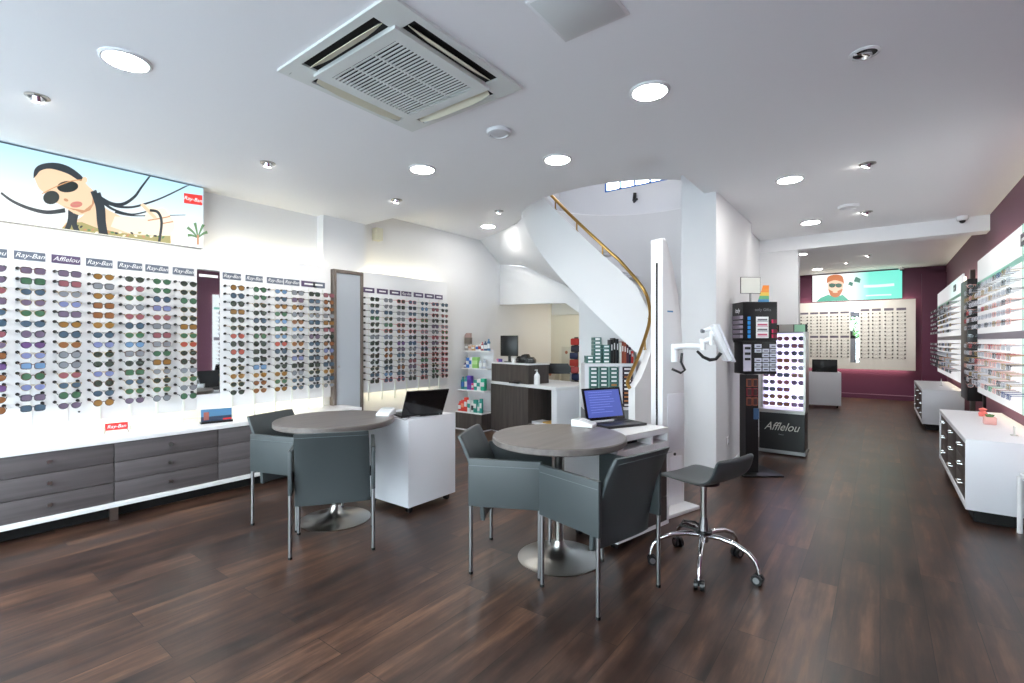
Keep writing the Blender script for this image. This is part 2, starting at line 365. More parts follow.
# ------------------------------------------------------------------ poster light boxes
def stroke(pts, ws):
    out1, out2 = [], []
    for i, p_ in enumerate(pts):
        a = pts[max(i-1, 0)]; b = pts[min(i+1, len(pts)-1)]; dx, dy = b[0]-a[0], b[1]-a[1]; l = math.hypot(dx, dy) or 1
        w_ = ws if not isinstance(ws, (list, tuple)) else ws[0]+(ws[1]-ws[0])*i/(len(pts)-1)
        out1.append((p_[0]-dy/l*w_/2, p_[1]+dx/l*w_/2)); out2.append((p_[0]+dy/l*w_/2, p_[1]-dx/l*w_/2))
    return out1, out2
def smooth_pts(pts, n=5):
    out = []
    for i in range(len(pts)-1):
        p0 = pts[max(i-1, 0)]; p1 = pts[i]; p2 = pts[i+1]; p3 = pts[min(i+2, len(pts)-1)]
        for k_ in range(n):
            t = k_/n; out.append(tuple(.5*((2*p1[c])+(-p0[c]+p2[c])*t+(2*p0[c]-5*p1[c]+4*p2[c]-p3[c])*t*t+(-p0[c]+3*p1[c]-3*p2[c]+p3[c])*t**3) for c in range(2)))
    out.append(tuple(pts[-1])); return out
class Art:      # flat printed artwork: shapes traced and laid on the poster plane in thin ink layers
    def __init__(s, fn, mats): s.fn = fn; s.mb = MB(); s.mats = mats; s.k = 0
    def poly(s, pts, m, sm=False):
        if sm: pts = smooth_pts(list(pts)+[pts[0]])[:-1]
        s.k += 1; vs = [s.fn(p_[0], p_[1], s.k*.0003) for p_ in pts]; s.mb.add(vs, [tuple(range(len(vs)))], m)
    def line(s, pts, w_, m):
        pts = smooth_pts(pts); a, b = stroke(pts, w_); s.k += 1
        vs = [s.fn(q[0], q[1], s.k*.0003) for q in a]+[s.fn(q[0], q[1], s.k*.0003) for q in b]; n = len(a)
        s.mb.add(vs, [(i, i+1, n+i+1, n+i) for i in range(n-1)], m)
    def ell(s, cx, cy, rx, ry, m, rot=0, n=20):
        r_ = math.radians(rot); s.poly([(cx+rx*math.cos(t)*math.cos(r_)-ry*math.sin(t)*math.sin(r_), cy+rx*math.cos(t)*math.sin(r_)+ry*math.sin(t)*math.cos(r_)) for t in [2*PI*i/n for i in range(n)]], m)
def ink(name, rgb, e=.9):
    m = mat('print '+name, rgb, .5, emit=e*.95); m.node_tree.nodes['Principled BSDF'].inputs['Base Color'].default_value = (.02,.02,.02,1); return m
def grad_ink(name, c1, c2, axis, lo, hi, e):
    m = mat(name, c1, .5, emit=e); nt = m.node_tree; p = nt.nodes['Principled BSDF']; N = nt.nodes.new
    tc = N('ShaderNodeTexCoord'); s_ = N('ShaderNodeSeparateXYZ'); mr = N('ShaderNodeMapRange'); r = N('ShaderNodeValToRGB')
    mr.inputs['From Min'].default_value = lo; mr.inputs['From Max'].default_value = hi
    nt.links.new(tc.outputs['Object'], s_.inputs[0]); nt.links.new(s_.outputs[axis], mr.inputs['Value']); nt.links.new(mr.outputs[0], r.inputs[0])
    r.color_ramp.elements[0].color = col(*c1); r.color_ramp.elements[1].color = col(*c2)
    p.inputs['Base Color'].default_value = (.02,.02,.02,1); nt.links.new(r.outputs[0], p.inputs['Emission Color']); return m
pst = thing('lightbox_poster', 'long backlit poster of a woman with braids and aviator sunglasses above left wall boards', 'poster', (-5.05, 0, 2.22))
MB().box(-.13, -.012, -.62, 1.86, 0, .57).build('housing', mat('dark poster edge', (70,76,90), .4), pst)
sky1 = grad_ink('printed summer sky', (248,250,246), (160,214,242), 'Z', .0, .66, 1.0)
MB().box(-.012, 0, -.62, 1.86, .004, .565).build('lit_panel', sky1, pst)
def fn1(u, v, h):
    q = ray(u*.2051, 120+v*.2051, x=-5.05+h+.0004); return (h+.0004, q.y, max(.006, min(.563, q.z-2.22)))
mats1 = [ink('skin', (250,214,178)), ink('dark braids', (52,64,74), .5), ink('dark green lens', (34,52,48), .4), ink('lips', (214,128,118)), ink('patterned dress', (176,168,110)), ink('pale skin', (255,236,212), 1), ink('leaf green', (96,140,92)), ink('logo red', (232,56,50)), ink('gold wire', (214,160,110)), ink('shadow skin', (206,150,110)), ink('white print', (255,255,255), 1)]
A1 = Art(fn1, mats1)
A1.poly([(400,470),(470,400),(530,440),(590,470),(700,480),(830,520),(835,606),(300,538),(320,500),(370,490)], 0)
A1.poly([(560,470),(700,480),(830,520),(830,570),(640,555),(540,520)], 5)
A1.poly([(300,538),(330,500),(400,498),(470,525),(560,545),(680,562),(830,565),(832,606)], 4)
for i in range(26):
    x_ = 320+i*19; A1.ell(x_, 522+(x_-320)*.105+random.uniform(-12, 14), 9, 5, random.choice([6,9,5,1,4]), random.uniform(-40, 40), 7)
A1.line([(5,355),(60,395),(140,430),(230,450),(318,440)], (10,22), 1)
A1.line([(345,440),(342,490),(325,540)], 26, 1); A1.line([(372,455),(362,505),(378,545)], 26, 1)
A1.poly([(165,275),(190,238),(250,228),(330,245),(395,285),(430,322),(458,350),(463,400),(440,442),(400,462),(368,458),(330,436),(290,412),(250,388),(212,352),(188,330)], 0, True)
A1.poly([(300,415),(345,430),(400,455),(440,440),(463,400),(455,350),(448,410),(410,440),(360,440)], 9)
A1.poly([(163,285),(168,242),(200,216),(265,208),(330,224),(382,258),(405,284),(388,296),(330,262),(250,238),(200,246),(178,270)], 1, True)
A1.ell(413, 292, 13, 15, 0); A1.ell(330, 325, 52, 28, 2, -4); A1.ell(250, 378, 40, 33, 2, -10)
A1.line([(205,360),(262,330),(345,298),(400,292)], 5, 8); A1.ell(372, 412, 30, 15, 3, -6); A1.line([(345,408),(372,412),(400,408)], 3, 9)
A1.ell(322, 390, 12, 7, 9, 20)
A1.line([(455,345),(480,420),(488,500),(500,562)], 30, 1); A1.line([(478,355),(500,430),(505,500),(516,566)], 24, 1)
A1.line([(470,370),(540,408),(600,410),(655,375),(688,330),(732,272)], (22,8), 1)
A1.line([(480,378),(560,418),(640,425),(720,405),(800,375),(925,314)], (14,6), 1)
A1.line([(490,390),(550,435),(640,460),(720,445)], (14,6), 1); A1.line([(560,450),(640,466),(760,466),(905,463)], (8,3), 1)
A1.poly([(690,410),(720,415),(760,432),(800,430),(820,455),(850,500),(842,545),(790,552),(735,520),(705,480),(715,450)], 5, True)
A1.line([(720,490),(780,480),(830,470)], 6, 9); A1.line([(790,505),(845,495)], 6, 9); A1.line([(690,410),(730,450),(760,480)], 16, 0)
A1.line([(730,440),(770,450),(788,500),(776,595)], 13, 1)
A1.poly([(897,356),(987,368),(987,417),(897,405)], 7)
for a_, l_ in ((-70,80),(-100,85),(-130,80),(-40,60),(-155,55)):
    A1.line([(965,575),(965+l_*.5*math.cos(math.radians(a_)),575+l_*.5*math.sin(math.radians(a_))),(965+l_*math.cos(math.radians(a_)),575+l_*math.sin(math.radians(a_))+10)], (5,15), 6)
A1.line([(965,608),(965,560)], 10, 9)
A1.mb.build('artwork', mats1, pst, smooth=False)
q = fn1(942, 387, .02); text_obj('Ray-Ban', .045, mats1[10], 'lettering', pst, (.018, q[1], q[2]), ROT_PX, .25)

ps2 = thing('lightbox_poster', 'turquoise backlit poster of a red-haired man in green sunglasses on the back wall', 'poster', (0, 14.12, 2.33))
xa, xb = -1.34, .40
MB().box(xa, xb, .012, .08, 0, .66).build('housing', M_black, ps2)
MB().box(xa, xb, 0, .012, .004, .656).build('lit_panel', grad_ink('printed turquoise', (252,255,255), (112,224,204), 'X', -.62, -.2, .9), ps2)
def fn2(u, v, h):
    q = ray(790+u*.2195, 260+v*.2195, y=14.12); return (max(xa+.003, min(xb-.003, q.x)), -h-.0004, max(.006, min(.654, q.z-2.33)))
mats2 = [ink('skin warm', (246,200,172)), ink('ginger hair', (196,112,62)), ink('teal shirt', (70,176,150)), ink('green sunglasses', (44,110,92), .6), ink('pale teal', (222,250,244), .9), ink('deep teal', (40,130,112), .7)]
A2 = Art(fn2, mats2)
A2.poly([(120,192),(140,172),(175,158),(205,170),(240,158),(262,178),(270,192)], 2)
A2.poly([(174,92),(205,82),(240,94),(240,135),(225,160),(205,168),(186,158),(174,135)], 0, True)
A2.poly([(168,108),(172,78),(205,66),(238,74),(246,108),(236,100),(205,92),(178,100)], 1, True)
A2.poly([(174,132),(205,145),(240,132),(226,162),(205,170),(184,160)], 1, True); A2.ell(206, 146, 12, 4, 0)
A2.ell(192, 116, 15, 10, 3); A2.ell(222, 116, 15, 10, 3); A2.line([(178,110),(236,110)], 4, 3)
A2.poly([(264,112),(272,98),(288,104),(284,120)], 5); A2.poly([(290,98),(300,76),(322,86),(318,104)], 5)
A2.line([(335,120),(400,118),(475,112)], 12, 4); A2.line([(345,163),(400,160),(462,158)], 6, 4)
A2.mb.build('artwork', mats2, ps2, smooth=False)

# ------------------------------------------------------------------ left wall display boards
XB = -5.0
def board(name, label, y0, y1, holes=()):
    t = thing(name, label, 'display board', (XB, y0, .72))
    MB().box(-.03, 0, 0, y1-y0, 0, 1.48).build('panel', M_white, t, bevel=.002)
    MB().box(-.05, -.032, .05, y1-y0-.05, 1.40, 1.46).build('light_strip', M_led, t)
    MB().box(-.05, -.032, .05, y1-y0-.05, .02, .06).build('light_strip', M_led, t)
    return t
board('display_board', 'large white sunglasses board on the left wall under the braids poster', -.75, 1.785)
board('display_board', 'white sunglasses board between the narrow plum mirror and the tall taupe-framed panel', 1.985, 3.15)
board('display_board', 'white sunglasses board right of the tall taupe-framed panel', 3.57, 5.02)
t = thing('wall_mirror', 'narrow mirror strip showing plum reflection between two sunglasses boards', 'mirror', (XB, 1.885, .86))
MB().box(-.03, -.004, -.10, .10, -.14, 1.34).build('backing', M_white, t)
MB().box(-.004, .002, -.096, .096, 0, 1.16).build('mirror_glass', M_mirror, t)
MB().box(.002, .004, -.08, .08, 1.09, 1.115).build('wordmark', M_print, t)
t = thing('framed_panel', 'tall taupe-framed grey panel with small knob between the left wall boards', 'panel', (-4.985, 3.36, 0))
fr = MB().box(-.05, .03, -.2, -.162, 0, 2.18); fr.box(-.05, .03, .162, .2, 0, 2.18); fr.box(-.05, .03, -.162, .162, 2.14, 2.18); fr.box(-.05, .03, -.162, .162, 0, .04)
fr.build('frame', M_frame, t, bevel=.002)
MB().box(-.03, .015, -.162, .162, .04, 2.14).build('door_leaf', mat('cool grey satin panel', (172,178,186), .3), t)
MB().lathe([(.013,0),(.016,.004),(.016,.014),(.01,.02)], 14).build('knob', M_steel, t, (.012, -.12, 1.05))

cols_y = [.49,.69,.89,1.09,1.29,1.48,1.68, 2.09,2.30,2.51,2.69,2.88,3.05-.0, 3.665,3.87,4.07,4.26,4.47,4.67,4.85]
LC = {'k':('dark green',(62,72,64)),'g':('green',(72,110,84)),'b':('slate blue',(74,94,112)),'u':('periwinkle',(124,132,176)),'p':('mauve grey',(112,98,120)),
      'v':('violet',(104,76,124)),'n':('brown',(140,92,58)),'o':('amber',(148,108,56)),'r':('rose',(146,90,98)),'s':('silver grey',(134,138,146)),
      'l':('light blue',(112,146,184)),'m':('red mirrored',(176,86,72))}
GRID = ['pprpbbrpnvnvnn','pgbpgbpvulgupb','prsupobnssrbgp','osonnobukkukbo','krgsrbglskgbgp','ggbursrsgoskgs','kkgkkogmkksgsg',
        'obkokkmkmkkokk','ggkkbkgkkklonn','lboglglmbkkogo','sposnlsnbuksbb','kbbsbbpbbbkkbb','rnnsorknunbobs',
        'kkbgkkskkkkkbk','ssbkgksknnkblb','mkssmnsvpbsnbb','bkbmkkkbsbrpsk','blbgkskkkmgmbk','brmkpsrpmkmkgk','bkrksggmkmrkbm']
def outline(shape, w_, h_, n=16):
    pts = []
    for i in range(n):
        t = 2*PI*i/n; c_, s_ = math.cos(t), math.sin(t)
        if shape == 0: y_ = c_*w_/2*(1-.12*(s_ < 0)*abs(s_)); z_ = s_*h_/2*(1.0 if s_ < 0 else .78)            # aviator
        elif shape == 1: e_ = .55; y_ = math.copysign(abs(c_)**e_, c_)*w_/2; z_ = math.copysign(abs(s_)**e_, s_)*h_/2*.9 # square
        else: y_ = c_*w_/2*.92; z_ = s_*h_/2                                                                      # round
        pts.append((y_, z_))
    return pts
GM = {}
def glasses_proto(kind, shape, lens, frame, rim, lensmat, framemat, knob=True, parts=True, h_=.050):
    key = (kind, shape, lens, frame, knob, parts, rim)
    if key in GM: return GM[key]
    X = .125; mb = MB(); n = 16
    for s_ in (-1, 1):
        o = outline(shape, .058, h_, n); cyy = s_*.0355
        mb.tube([(X-abs(y_*0+cyy+y_)*.08, cyy+s_*y_, z_) for y_, z_ in o], rim, 4, 0, closed=True)
        mb.box(X-.012, X-.006, s_*.067-.002, s_*.067+.002, .006, .016)
        mb.tube([(X-.008, s_*.067, .012), (.05, s_*.067, .016), (.004, s_*.066, .021)], rim*1.05, 4)
        if knob: mb.tube([(-.001, s_*.066, .022), (.018, s_*.066, .022)], .0115, 8, 1)
        if not parts: mb.prism([(cyy+s_*y_, z_) for y_, z_ in o], 'yz', X-.0045, X-.0030, 2)
    mb.tube([(X-.001, -.009, .008), (X+.002, 0, .011), (X-.001, .009, .008)], rim*1.1, 4)
    if shape == 0: mb.tube([(X-.001, -.012, .017), (X, 0, .018), (X-.001, .012, .017)], rim*.9, 4)
    o = mb.build(kind, [framemat, M_knob, lensmat], smooth=False)
    me = o.data; bpy.data.objects.remove(o)
    lens_me = []
    if parts:
        for s_ in (-1, 1):
            l = MB(); ol = [(s_*.0355+s_*y_*.985, z_*.985) for y_, z_ in outline(shape, .058, h_, n)]
            l.prism(ol, 'yz', X-.0048, X-.0030); lo = l.build('lens', lensmat, smooth=False); lens_me.append(lo.data); bpy.data.objects.remove(lo)
    GM[key] = (me, lens_me); return GM[key]
def place_glasses(proto, name, loc, rz, label, cat, group, tilt=0):
    me, ls = proto; o = bpy.data.objects.new(name, me); SC.collection.objects.link(o); o.location = loc; o.rotation_euler = (0, tilt, rz)
    tag(o, label, cat, group)
    for l in ls:
        c = bpy.data.objects.new('lens', l); SC.collection.objects.link(c); c.parent = o
    return o
M_fgold = mat('gold wire frame', (176,150,104), .3, 1); M_fgun = mat('gunmetal frame', (70,70,74), .35, .8); M_fblk = mat('black acetate frame', (28,26,28), .3)
M_fred = mat('red acetate frame', (186,44,50), .35); M_ftort = mat('tortoise acetate frame', (92,58,40), .35); M_fblue = mat('blue acetate frame', (50,70,130), .35)
M_fpink = mat('blush acetate frame', (226,170,160), .4); M_fclear = mat('pale grey acetate frame', (196,196,204), .35); M_fgreen = mat('green acetate frame', (66,160,100), .4)
def lensm(c):
    return mat('lens '+LC[c][0], LC[c][1], .12, alpha=.86)
RODS = 'frosted rods of the left wall boards'
for ci, y in enumerate(cols_y):
    ncol = 7
    if ci < 7: sec = 'left of the plum mirror strip'; k_ = 6-ci; pos = ORD[k_]+' column'
    elif ci < 13: sec = 'right of the plum mirror strip'; pos = ORD[ci-7]+' column'
    else: sec = 'right of the tall taupe-framed panel'; pos = ORD[ci-13]+' column'
    late = ci >= 13
    late = ci >= 13; rd = MB().box(0, .010, -.008, .008, 0, .27); rd.box(0, .006, -.002, .002, .27, 1.315)
    o = rd.build('display_rod', M_acryl, loc=(XB+.0005, y, .62)); tag(o, 'slim vertical frosted display rod, %s %s' % (pos, sec), 'display rod', RODS)
    for ri in range(14):
        c = GRID[ci][ri]
        sh = random.choice([0,0,0,1,2]) if ci < 11 else random.choice([1,1,0,2])
        if c == 'm' and ci > 12: fm, fk = M_fred, 'r'
        elif sh == 0: fm, fk = random.choice([(M_fgold,'g'),(M_fgun,'m')])
        else: fm, fk = random.choice([(M_fblk,'k'),(M_fblk,'k'),(M_ftort,'t'),(M_fgun,'m')]) if ci < 14 else random.choice([(M_fblk,'k'),(M_fblue,'u'),(M_fred,'r'),(M_fblk,'k')])
        nm_ = LC[c][0]
        if c == 'm' and ci > 12: c = 'k'; nm_ = 'red-framed dark'
        pr = glasses_proto('sunglasses', sh, c, fk, .0017 if sh == 0 else .0026, lensm(c), fm)
        z = 1.862-ri*.0765
        place_glasses(pr, 'sunglasses', (XB, y, z), 0, '%s-lensed sunglasses, %s from top, %s %s' % (nm_, ORD[ri], pos, sec), 'sunglasses', 'sunglasses on the left wall boards')
hdr = ['Afflelou','Ray-Ban','Afflelou','Ray-Ban','Ray-Ban','Ray-Ban','Ray-Ban','Ray-Ban','Ray-Ban','Ray-Ban','Ray-Ban',None,None,None,None,None,'Ray-Ban',None,None,None]
for ci, y in enumerate(cols_y):
    pur = ci in (2, 11, 13, 16, 15, 17, 18, 19, 14)
    yc = y-.0 if ci != 12 else 3.0
    w_ = .083 if ci not in (12, 19) else .075
    s_ = 'left of the plum mirror strip' if ci < 7 else ('right of the plum mirror strip' if ci < 13 else 'right of the tall taupe-framed panel')
    n_ = (6-ci) if ci < 7 else (ci-7 if ci < 13 else ci-13)
    t = thing('header_label', '%s brand plate above the %s sunglasses column %s' % ('purple' if pur else 'slate grey', ORD[n_], s_), 'label', (XB, yc, 1.95), group='brand plates on the left wall boards')
    MB().box(0, .006, -w_, w_, 0, .062).build('plate', M_purp if pur else M_slate, t)
    if hdr[ci]: text_obj(hdr[ci], .048, M_print, 'lettering', t, (.0062, 0, .031), ROT_PX, .35, .0006)
    else: MB().box(.006, .0075, -w_*.62, w_*.62, .022, .040).build('wordmark', M_print, t)
# little black screws on the board
tag(MB().tube([(0,0,0),(.012,0,0)], .007, 8).build('screw_cap', M_knob, loc=(XB-.001,.965,.80)), 'tiny black cap low on the big left sunglasses board', 'screw cap')

# left wall low cabinets
def low_cabinet(y0, label, first):
    t = thing('drawer_cabinet', label, 'cabinet', (-4.6, y0, 0), group='grey oak drawer cabinets along the left wall')
    w_ = .72
    b = MB().box(-.56, -.02, 0.001, w_-.001, .135, .585); b.build('body', M_black, t)  # body coloured black so the shade between drawers is in the colour
    for k, (z0, z1) in enumerate(((.438, .583), (.289, .434), (.138, .285))):
        d = MB().box(-.02, 0, .003, w_-.003, z0, z1).build('drawer', M_lwood, t, bevel=.0015)
        MB().tube([(0, w_*.5, (z0+z1)/2+.005), (.014, w_*.5, (z0+z1)/2+.005), (.016, w_*.5, (z0+z1)/2+.005), (.026, w_*.5, (z0+z1)/2+.005)], [.006,.006,.014,.013], 12).build('knob', M_steel, d)
yy = [-1.07, -.35, .37, 1.09, 1.81, 2.53]
lb = ['partly cut off by the left photo edge', 'at the left edge of the photo', 'below the red Ray-Ban sign, left of it', 'directly below the small red sign', 'behind the left grey armchairs', 'hidden behind the left round table']
for i in range(1, 6): low_cabinet(yy[i], 'low grey oak cabinet with three drawers, '+lb[i], i == 1)
t = thing('worktop', 'long white worktop running over the low grey cabinets along the left wall', 'worktop', (-4.6, 0, 0))
MB().box(-.35, .012, 3.15, 3.275, .585, .62).box(-.6, .012, -1.1, 3.15, .585, .62).build('top', M_white, t, bevel=.002)
MB().box(-.59, .012, -1.1, 3.15, .10, .135).build('bottom_rail', M_white, t, bevel=.002)
MB().box(-.56, -.12, -1.1, 3.12, .0, .10).build('plinth', M_dark, t)  # near-black block paints the shade in the recess under the cabinets
for y in (-.35, 1.09, 2.53): MB().box(-.03, 0.0, y-.025, y+.025, 0, .10).build('foot', M_steel, t)
MB().box(-.35, 0, 3.255, 3.275, .1, .585).build('end_panel', M_white, t)
# things on it
t = thing('brand_sign', 'small red Ray-Ban sign on wire stand on the white left counter', 'sign', (-4.83, 1.16, .62), math.radians(-8))
MB().box(-.003, .003, -.07, .07, .028, .085).build('sign_plate', M_red, t)
text_obj('Ray-Ban', .036, M_print, 'lettering', t, (.0034, 0, .056), ROT_PX, .25)
w_ = MB()
for y in (-.075, .075): w_.tube([(-.035, y, .002), (-.002, y*.92, .088), (.004, y*.92, .03), (.028, y, .002)], .0022, 6)
w_.tube([(.012, -.075, .022), (.012, .075, .022)], .0022, 6); w_.build('wire_stand', M_steeld, t)
t = thing('picture_stand', 'small blue landscape print on a clear stand by the plum mirror', 'picture', (-4.76, 1.86, .62), math.radians(-10))
MB().box(-.004, .004, -.12, .12, .018, .125).build('print', mat('blue seaside print', (84,130,168), .4), t)
MB().box(.004, .006, -.12, .12, .02, .060).build('print_foreground', mat('dark print foreground', (50,62,84), .5), t)
MB().box(.004, .0065, .05, .12, .022, .036).build('print_badge', M_red, t)
MB().box(.004, .0065, -.10, -.06, .03, .1).build('print_post', mat('print post', (150,90,80), .5), t)
MB().box(-.03, .03, -.125, .125, 0, .018).build('base', M_black, t)
# small sensor box on wall, far end
tag(MB().box(0, .1, -.05, .05, 0, .16).build('wall_speaker', M_cream, loc=(-5.25, 3.95, 2.66), bevel=.006), 'small cream box high on the left wall under the ceiling step', 'speaker')

# ------------------------------------------------------------------ ceiling fittings
def downlight(x, y, z, label, r=.095, thick=.012):
    t = thing('ceiling_lamp', label, 'ceiling lamp', (x, y, z), group='round recessed ceiling lamps')
    MB().lathe([(r, 0), (r+.018, 0), (r+.018, -.006), (r+.010, -thick), (r, -thick)], 40, ring=True).build('trim_ring', M_white, t)
    MB().lathe([(.001, -.001), (r+.002, -.001), (r+.002, -.009), (.001, -.009)], 40).build('diffuser', M_lamp, t)
for x, y, z, l in ((-3.09,.78,ZC,'large round ceiling lamp nearest the braids poster'), (-1.06,2.71,ZC,'round ceiling lamp right of the air conditioner, above the tall tower'),
        (-2.04,3.28,ZC,'round ceiling lamp beside the ceiling step left of the stair opening'), (-3.06,2.78,ZC,'round ceiling lamp between air conditioner and left wall boards'),
        (-.64,4.94,ZC,'round ceiling lamp over the aisle right of the white pillar'), (-.67,6.87,ZC,'round ceiling lamp just before the downstand beam'),
        (-1.20,10.69,ZH,'round ceiling lamp behind the beam, left end'), (-1.15,13.12,ZH,'round ceiling lamp closest to the turquoise poster'),
        (-4.51,5.36,ZH,'round lamp in the raised ceiling above the product shelves')): downlight(x, y, z, l)
for x, y in ((-.9,-.7),(-3.2,-.6)): downlight(x, y, ZC, 'round ceiling lamp near the shopfront '+('right' if x > -2 else 'left'))
def gimbal(x, y, z, label, aim=(-.8,0,-1), power=26):
    t = thing('ceiling_spot', label, 'spotlight', (x, y, z), math.radians(-20), group='small tilting ceiling spotlights')
    MB().lathe([(.042, 0), (.058, 0), (.058, -.004), (.042, -.007)], 28, ring=True).build('trim_ring', M_steel, t)
    MB().lathe([(.001, 0), (.042, 0), (.042, -.002), (.001, -.002)], 20).build('recess', M_steeld, t)
    o = MB().lathe([(.001, 0), (.03, 0), (.034, -.03), (.030, -.034), (.001, -.034)], 24, m=0).build('lamp_head', M_chrome, t); o.location = (0, 0, .008); o.rotation_euler = (0, .5, 0)
    g = MB().lathe([(.001, -.0345), (.027, -.0345), (.027, -.037), (.001, -.037)], 24).build('bulb', M_spot, o)
    l = bpy.data.lights.new('spot_beam', 'SPOT'); l.energy = power; l.spot_size = math.radians(95); l.spot_blend = .8; l.shadow_soft_size = .05; l.color = (1, .96, .88)
    lo = bpy.data.objects.new('spot_beam', l); SC.collection.objects.link(lo); lo.location = (x, y, z-.06); lo.rotation_euler = Vector(aim).to_track_quat('-Z', 'Y').to_euler()
for g_ in ((-3.97,.58,ZC,'small ceiling spot in front of the braids poster'), (-3.96,1.93,ZC,'small ceiling spot left of the air conditioner'), (-3.94,3.23,ZC,'small ceiling spot by the ceiling step above the left boards'),
        (-.08,4.90,ZC,'small ceiling spot right of the aisle lamp', (.9,.2,-1)), (-.12,6.71,ZC,'small ceiling spot near the beam, right side', (.9,.2,-1)), (-3.88,4.83,ZH,'small spot in the raised ceiling left of the stair opening', (-.6,.3,-1), 5),
        (-.18,11.6,ZH,'small ceiling spot behind the beam, nearer one', (-.1,1,-.75), 90), (-.56,13.39-1.0,ZH,'small ceiling spot above the turquoise poster', (-.1,1,-.9), 80)): gimbal(*g_)
t = thing('ceiling_spot', 'round recessed spotlight with black inner ring at the top right', 'spotlight', (-.06, 3.01, ZC), math.radians(20))
MB().lathe([(.052, 0), (.066, 0), (.066, -.004), (.052, -.008)], 32, ring=True).build('trim_ring', M_white, t)
MB().lathe([(.001, 0), (.052, 0), (.052, -.002), (.001, -.002)], 28).build('recess', M_black, t)
o = MB().lathe([(.001, 0), (.036, 0), (.042, -.03), (.036, -.034), (.03, -.02), (.001, -.02)], 28).build('lamp_head', M_chrome, t); o.rotation_euler = (.25, .3, 0); o.location = (0, 0, .016)
MB().lathe([(.001, -.021), (.029, -.021), (.029, -.023), (.001, -.023)], 24).build('bulb', mat('dim spot glass', (235,232,225), .1, emit=.6), o)
def disc(x, y, z, r, label, name, cat, mt=M_white):
    t = MB().lathe([(r, 0), (r, -.012), (r*.93, -.022), (r*.72, -.026), (r*.70, -.020), (.001, -.020)], 36).build(name, mt, loc=(x, y, z)); tag(t, label, cat)
disc(-2.09, 2.60, ZC, .085, 'round white ceiling speaker beside the air conditioner', 'ceiling_speaker', 'speaker', mat('grey white plastic', (214,215,218), .6))
disc(-.27, 6.30, ZC, .10, 'flat round white ceiling vent near the beam', 'ceiling_vent', 'vent', M_ceil)
t = thing('access_panel', 'square white ceiling access hatch right of the air conditioner', 'ceiling hatch', (-1.045, 1.85, ZC))
MB().box(-.165, .165, -.17, .17, -.004, 0).build('hatch_frame', M_white, t, bevel=.002); MB().box(-.150, .150, -.155, .155, -.006, -.003).build('hatch_door', mat('hatch grey white', (214,216,216), .6), t, bevel=.001)
def cctv(loc, label, rz=0):
    t = thing('security_camera', label, 'security camera', loc, rz)
    MB().lathe([(.001, 0), (.055, 0), (.055, -.03), (.045, -.05), (.001, -.05)], 24).build('housing', M_white, t)
    MB().ball((0, 0, -.052), .03, n=16, k=8).build('dome', M_black, t)
cctv((.76, 7.62, ZC), 'small dome camera hanging in front of the beam end'); cctv((.38, 13.95, ZH), 'small dome camera at the back beside the turquoise poster')

# air conditioner cassette
ac = thing('air_conditioner', 'square white ceiling air conditioner cassette with central grille', 'air conditioner', (-2.085, 1.76, ZC))
O, S0, S1_ = .467, .335, .425       # outer half, slot inner/outer offsets
SL = .30
pn = MB(); z0, z1 = -.014, 0
# frame made of strips leaving four slots
for sx in (-1, 1):
    pn.box(*sorted((sx*S1_, sx*O)), -O, O, z0, z1); pn.box(*sorted((sx*S0, sx*S1_)), SL, O, z0, z1); pn.box(*sorted((sx*S0, sx*S1_)), -O, -SL, z0, z1)
for sy in (-1, 1):
    pn.box(-S0, S0, *sorted((sy*S1_, sy*O)), z0, z1); pn.box(-S0, -SL, *sorted((sy*S0, sy*S1_)), z0, z1); pn.box(SL, S0, *sorted((sy*S0, sy*S1_)), z0, z1)
pn.build('face_frame', M_acw, ac)
MB().box(-S1_-.005, S1_+.005, -S1_-.005, S1_+.005, -.004, .0).build('duct_shade', M_dark, ac)  # black sheet standing in for the shade inside the slots and grille
ip = MB(); zi = -.030
ip.box(-S0, S0, -S0, -.272, zi, -.006); ip.box(-S0, S0, .272, S0, zi, -.006); ip.box(-S0, -.262, -.272, .272, zi, -.006); ip.box(.262, S0, -.272, .272, zi, -.006)
ip.build('inner_panel', M_acw, ac)
gr = MB(); n_ = 24
for i in range(n_): y = -.272+.544*(i+.5)/n_; gr.box(-.262, .262, y-.0048, y+.0048, -.030, -.026)
for x in (-.087, .087): gr.box(x-.005, x+.005, -.272, .272, -.030, -.024)
gr.build('grille', M_acw, ac)
for a in range(4):
    lv = MB(); c_, s_ = math.cos(a*PI/2), math.sin(a*PI/2)
    ps = []
    for k in range(9):
        t_ = -1+2*k/8; w2 = .032*(1 if abs(t_) < .6 else 1-(abs(t_)-.6)*1.5)
        ps.append((t_*(SL-.012), w2))
    rows = [[], [], [], []]
    for t_, w2 in ps:
        cx = (S0+S1_)/2
        for r_i, (du, dz) in enumerate(((-w2*.9, -.004), (w2*.7, -.014-w2*.5), (w2*.7, -.018-w2*.5), (-w2*.9, -.008))):
            X_, Y_ = cx+du, t_; rows[r_i].append((X_*c_-Y_*s_, X_*s_+Y_*c_, dz))
    rows.append(rows[0]); lv.grid(rows); lv.add([rows[j][0] for j in range(4)], [(0,1,2,3)]); lv.add([rows[j][-1] for j in range(4)], [(0,1,2,3)])
    lv.build('louvre', M_cream, ac)
text_obj('·····', .02, mat('small grey mark', (150,152,152), .5), 'badge', ac, (-.40, -.43, -.031), (PI, 0, 0))

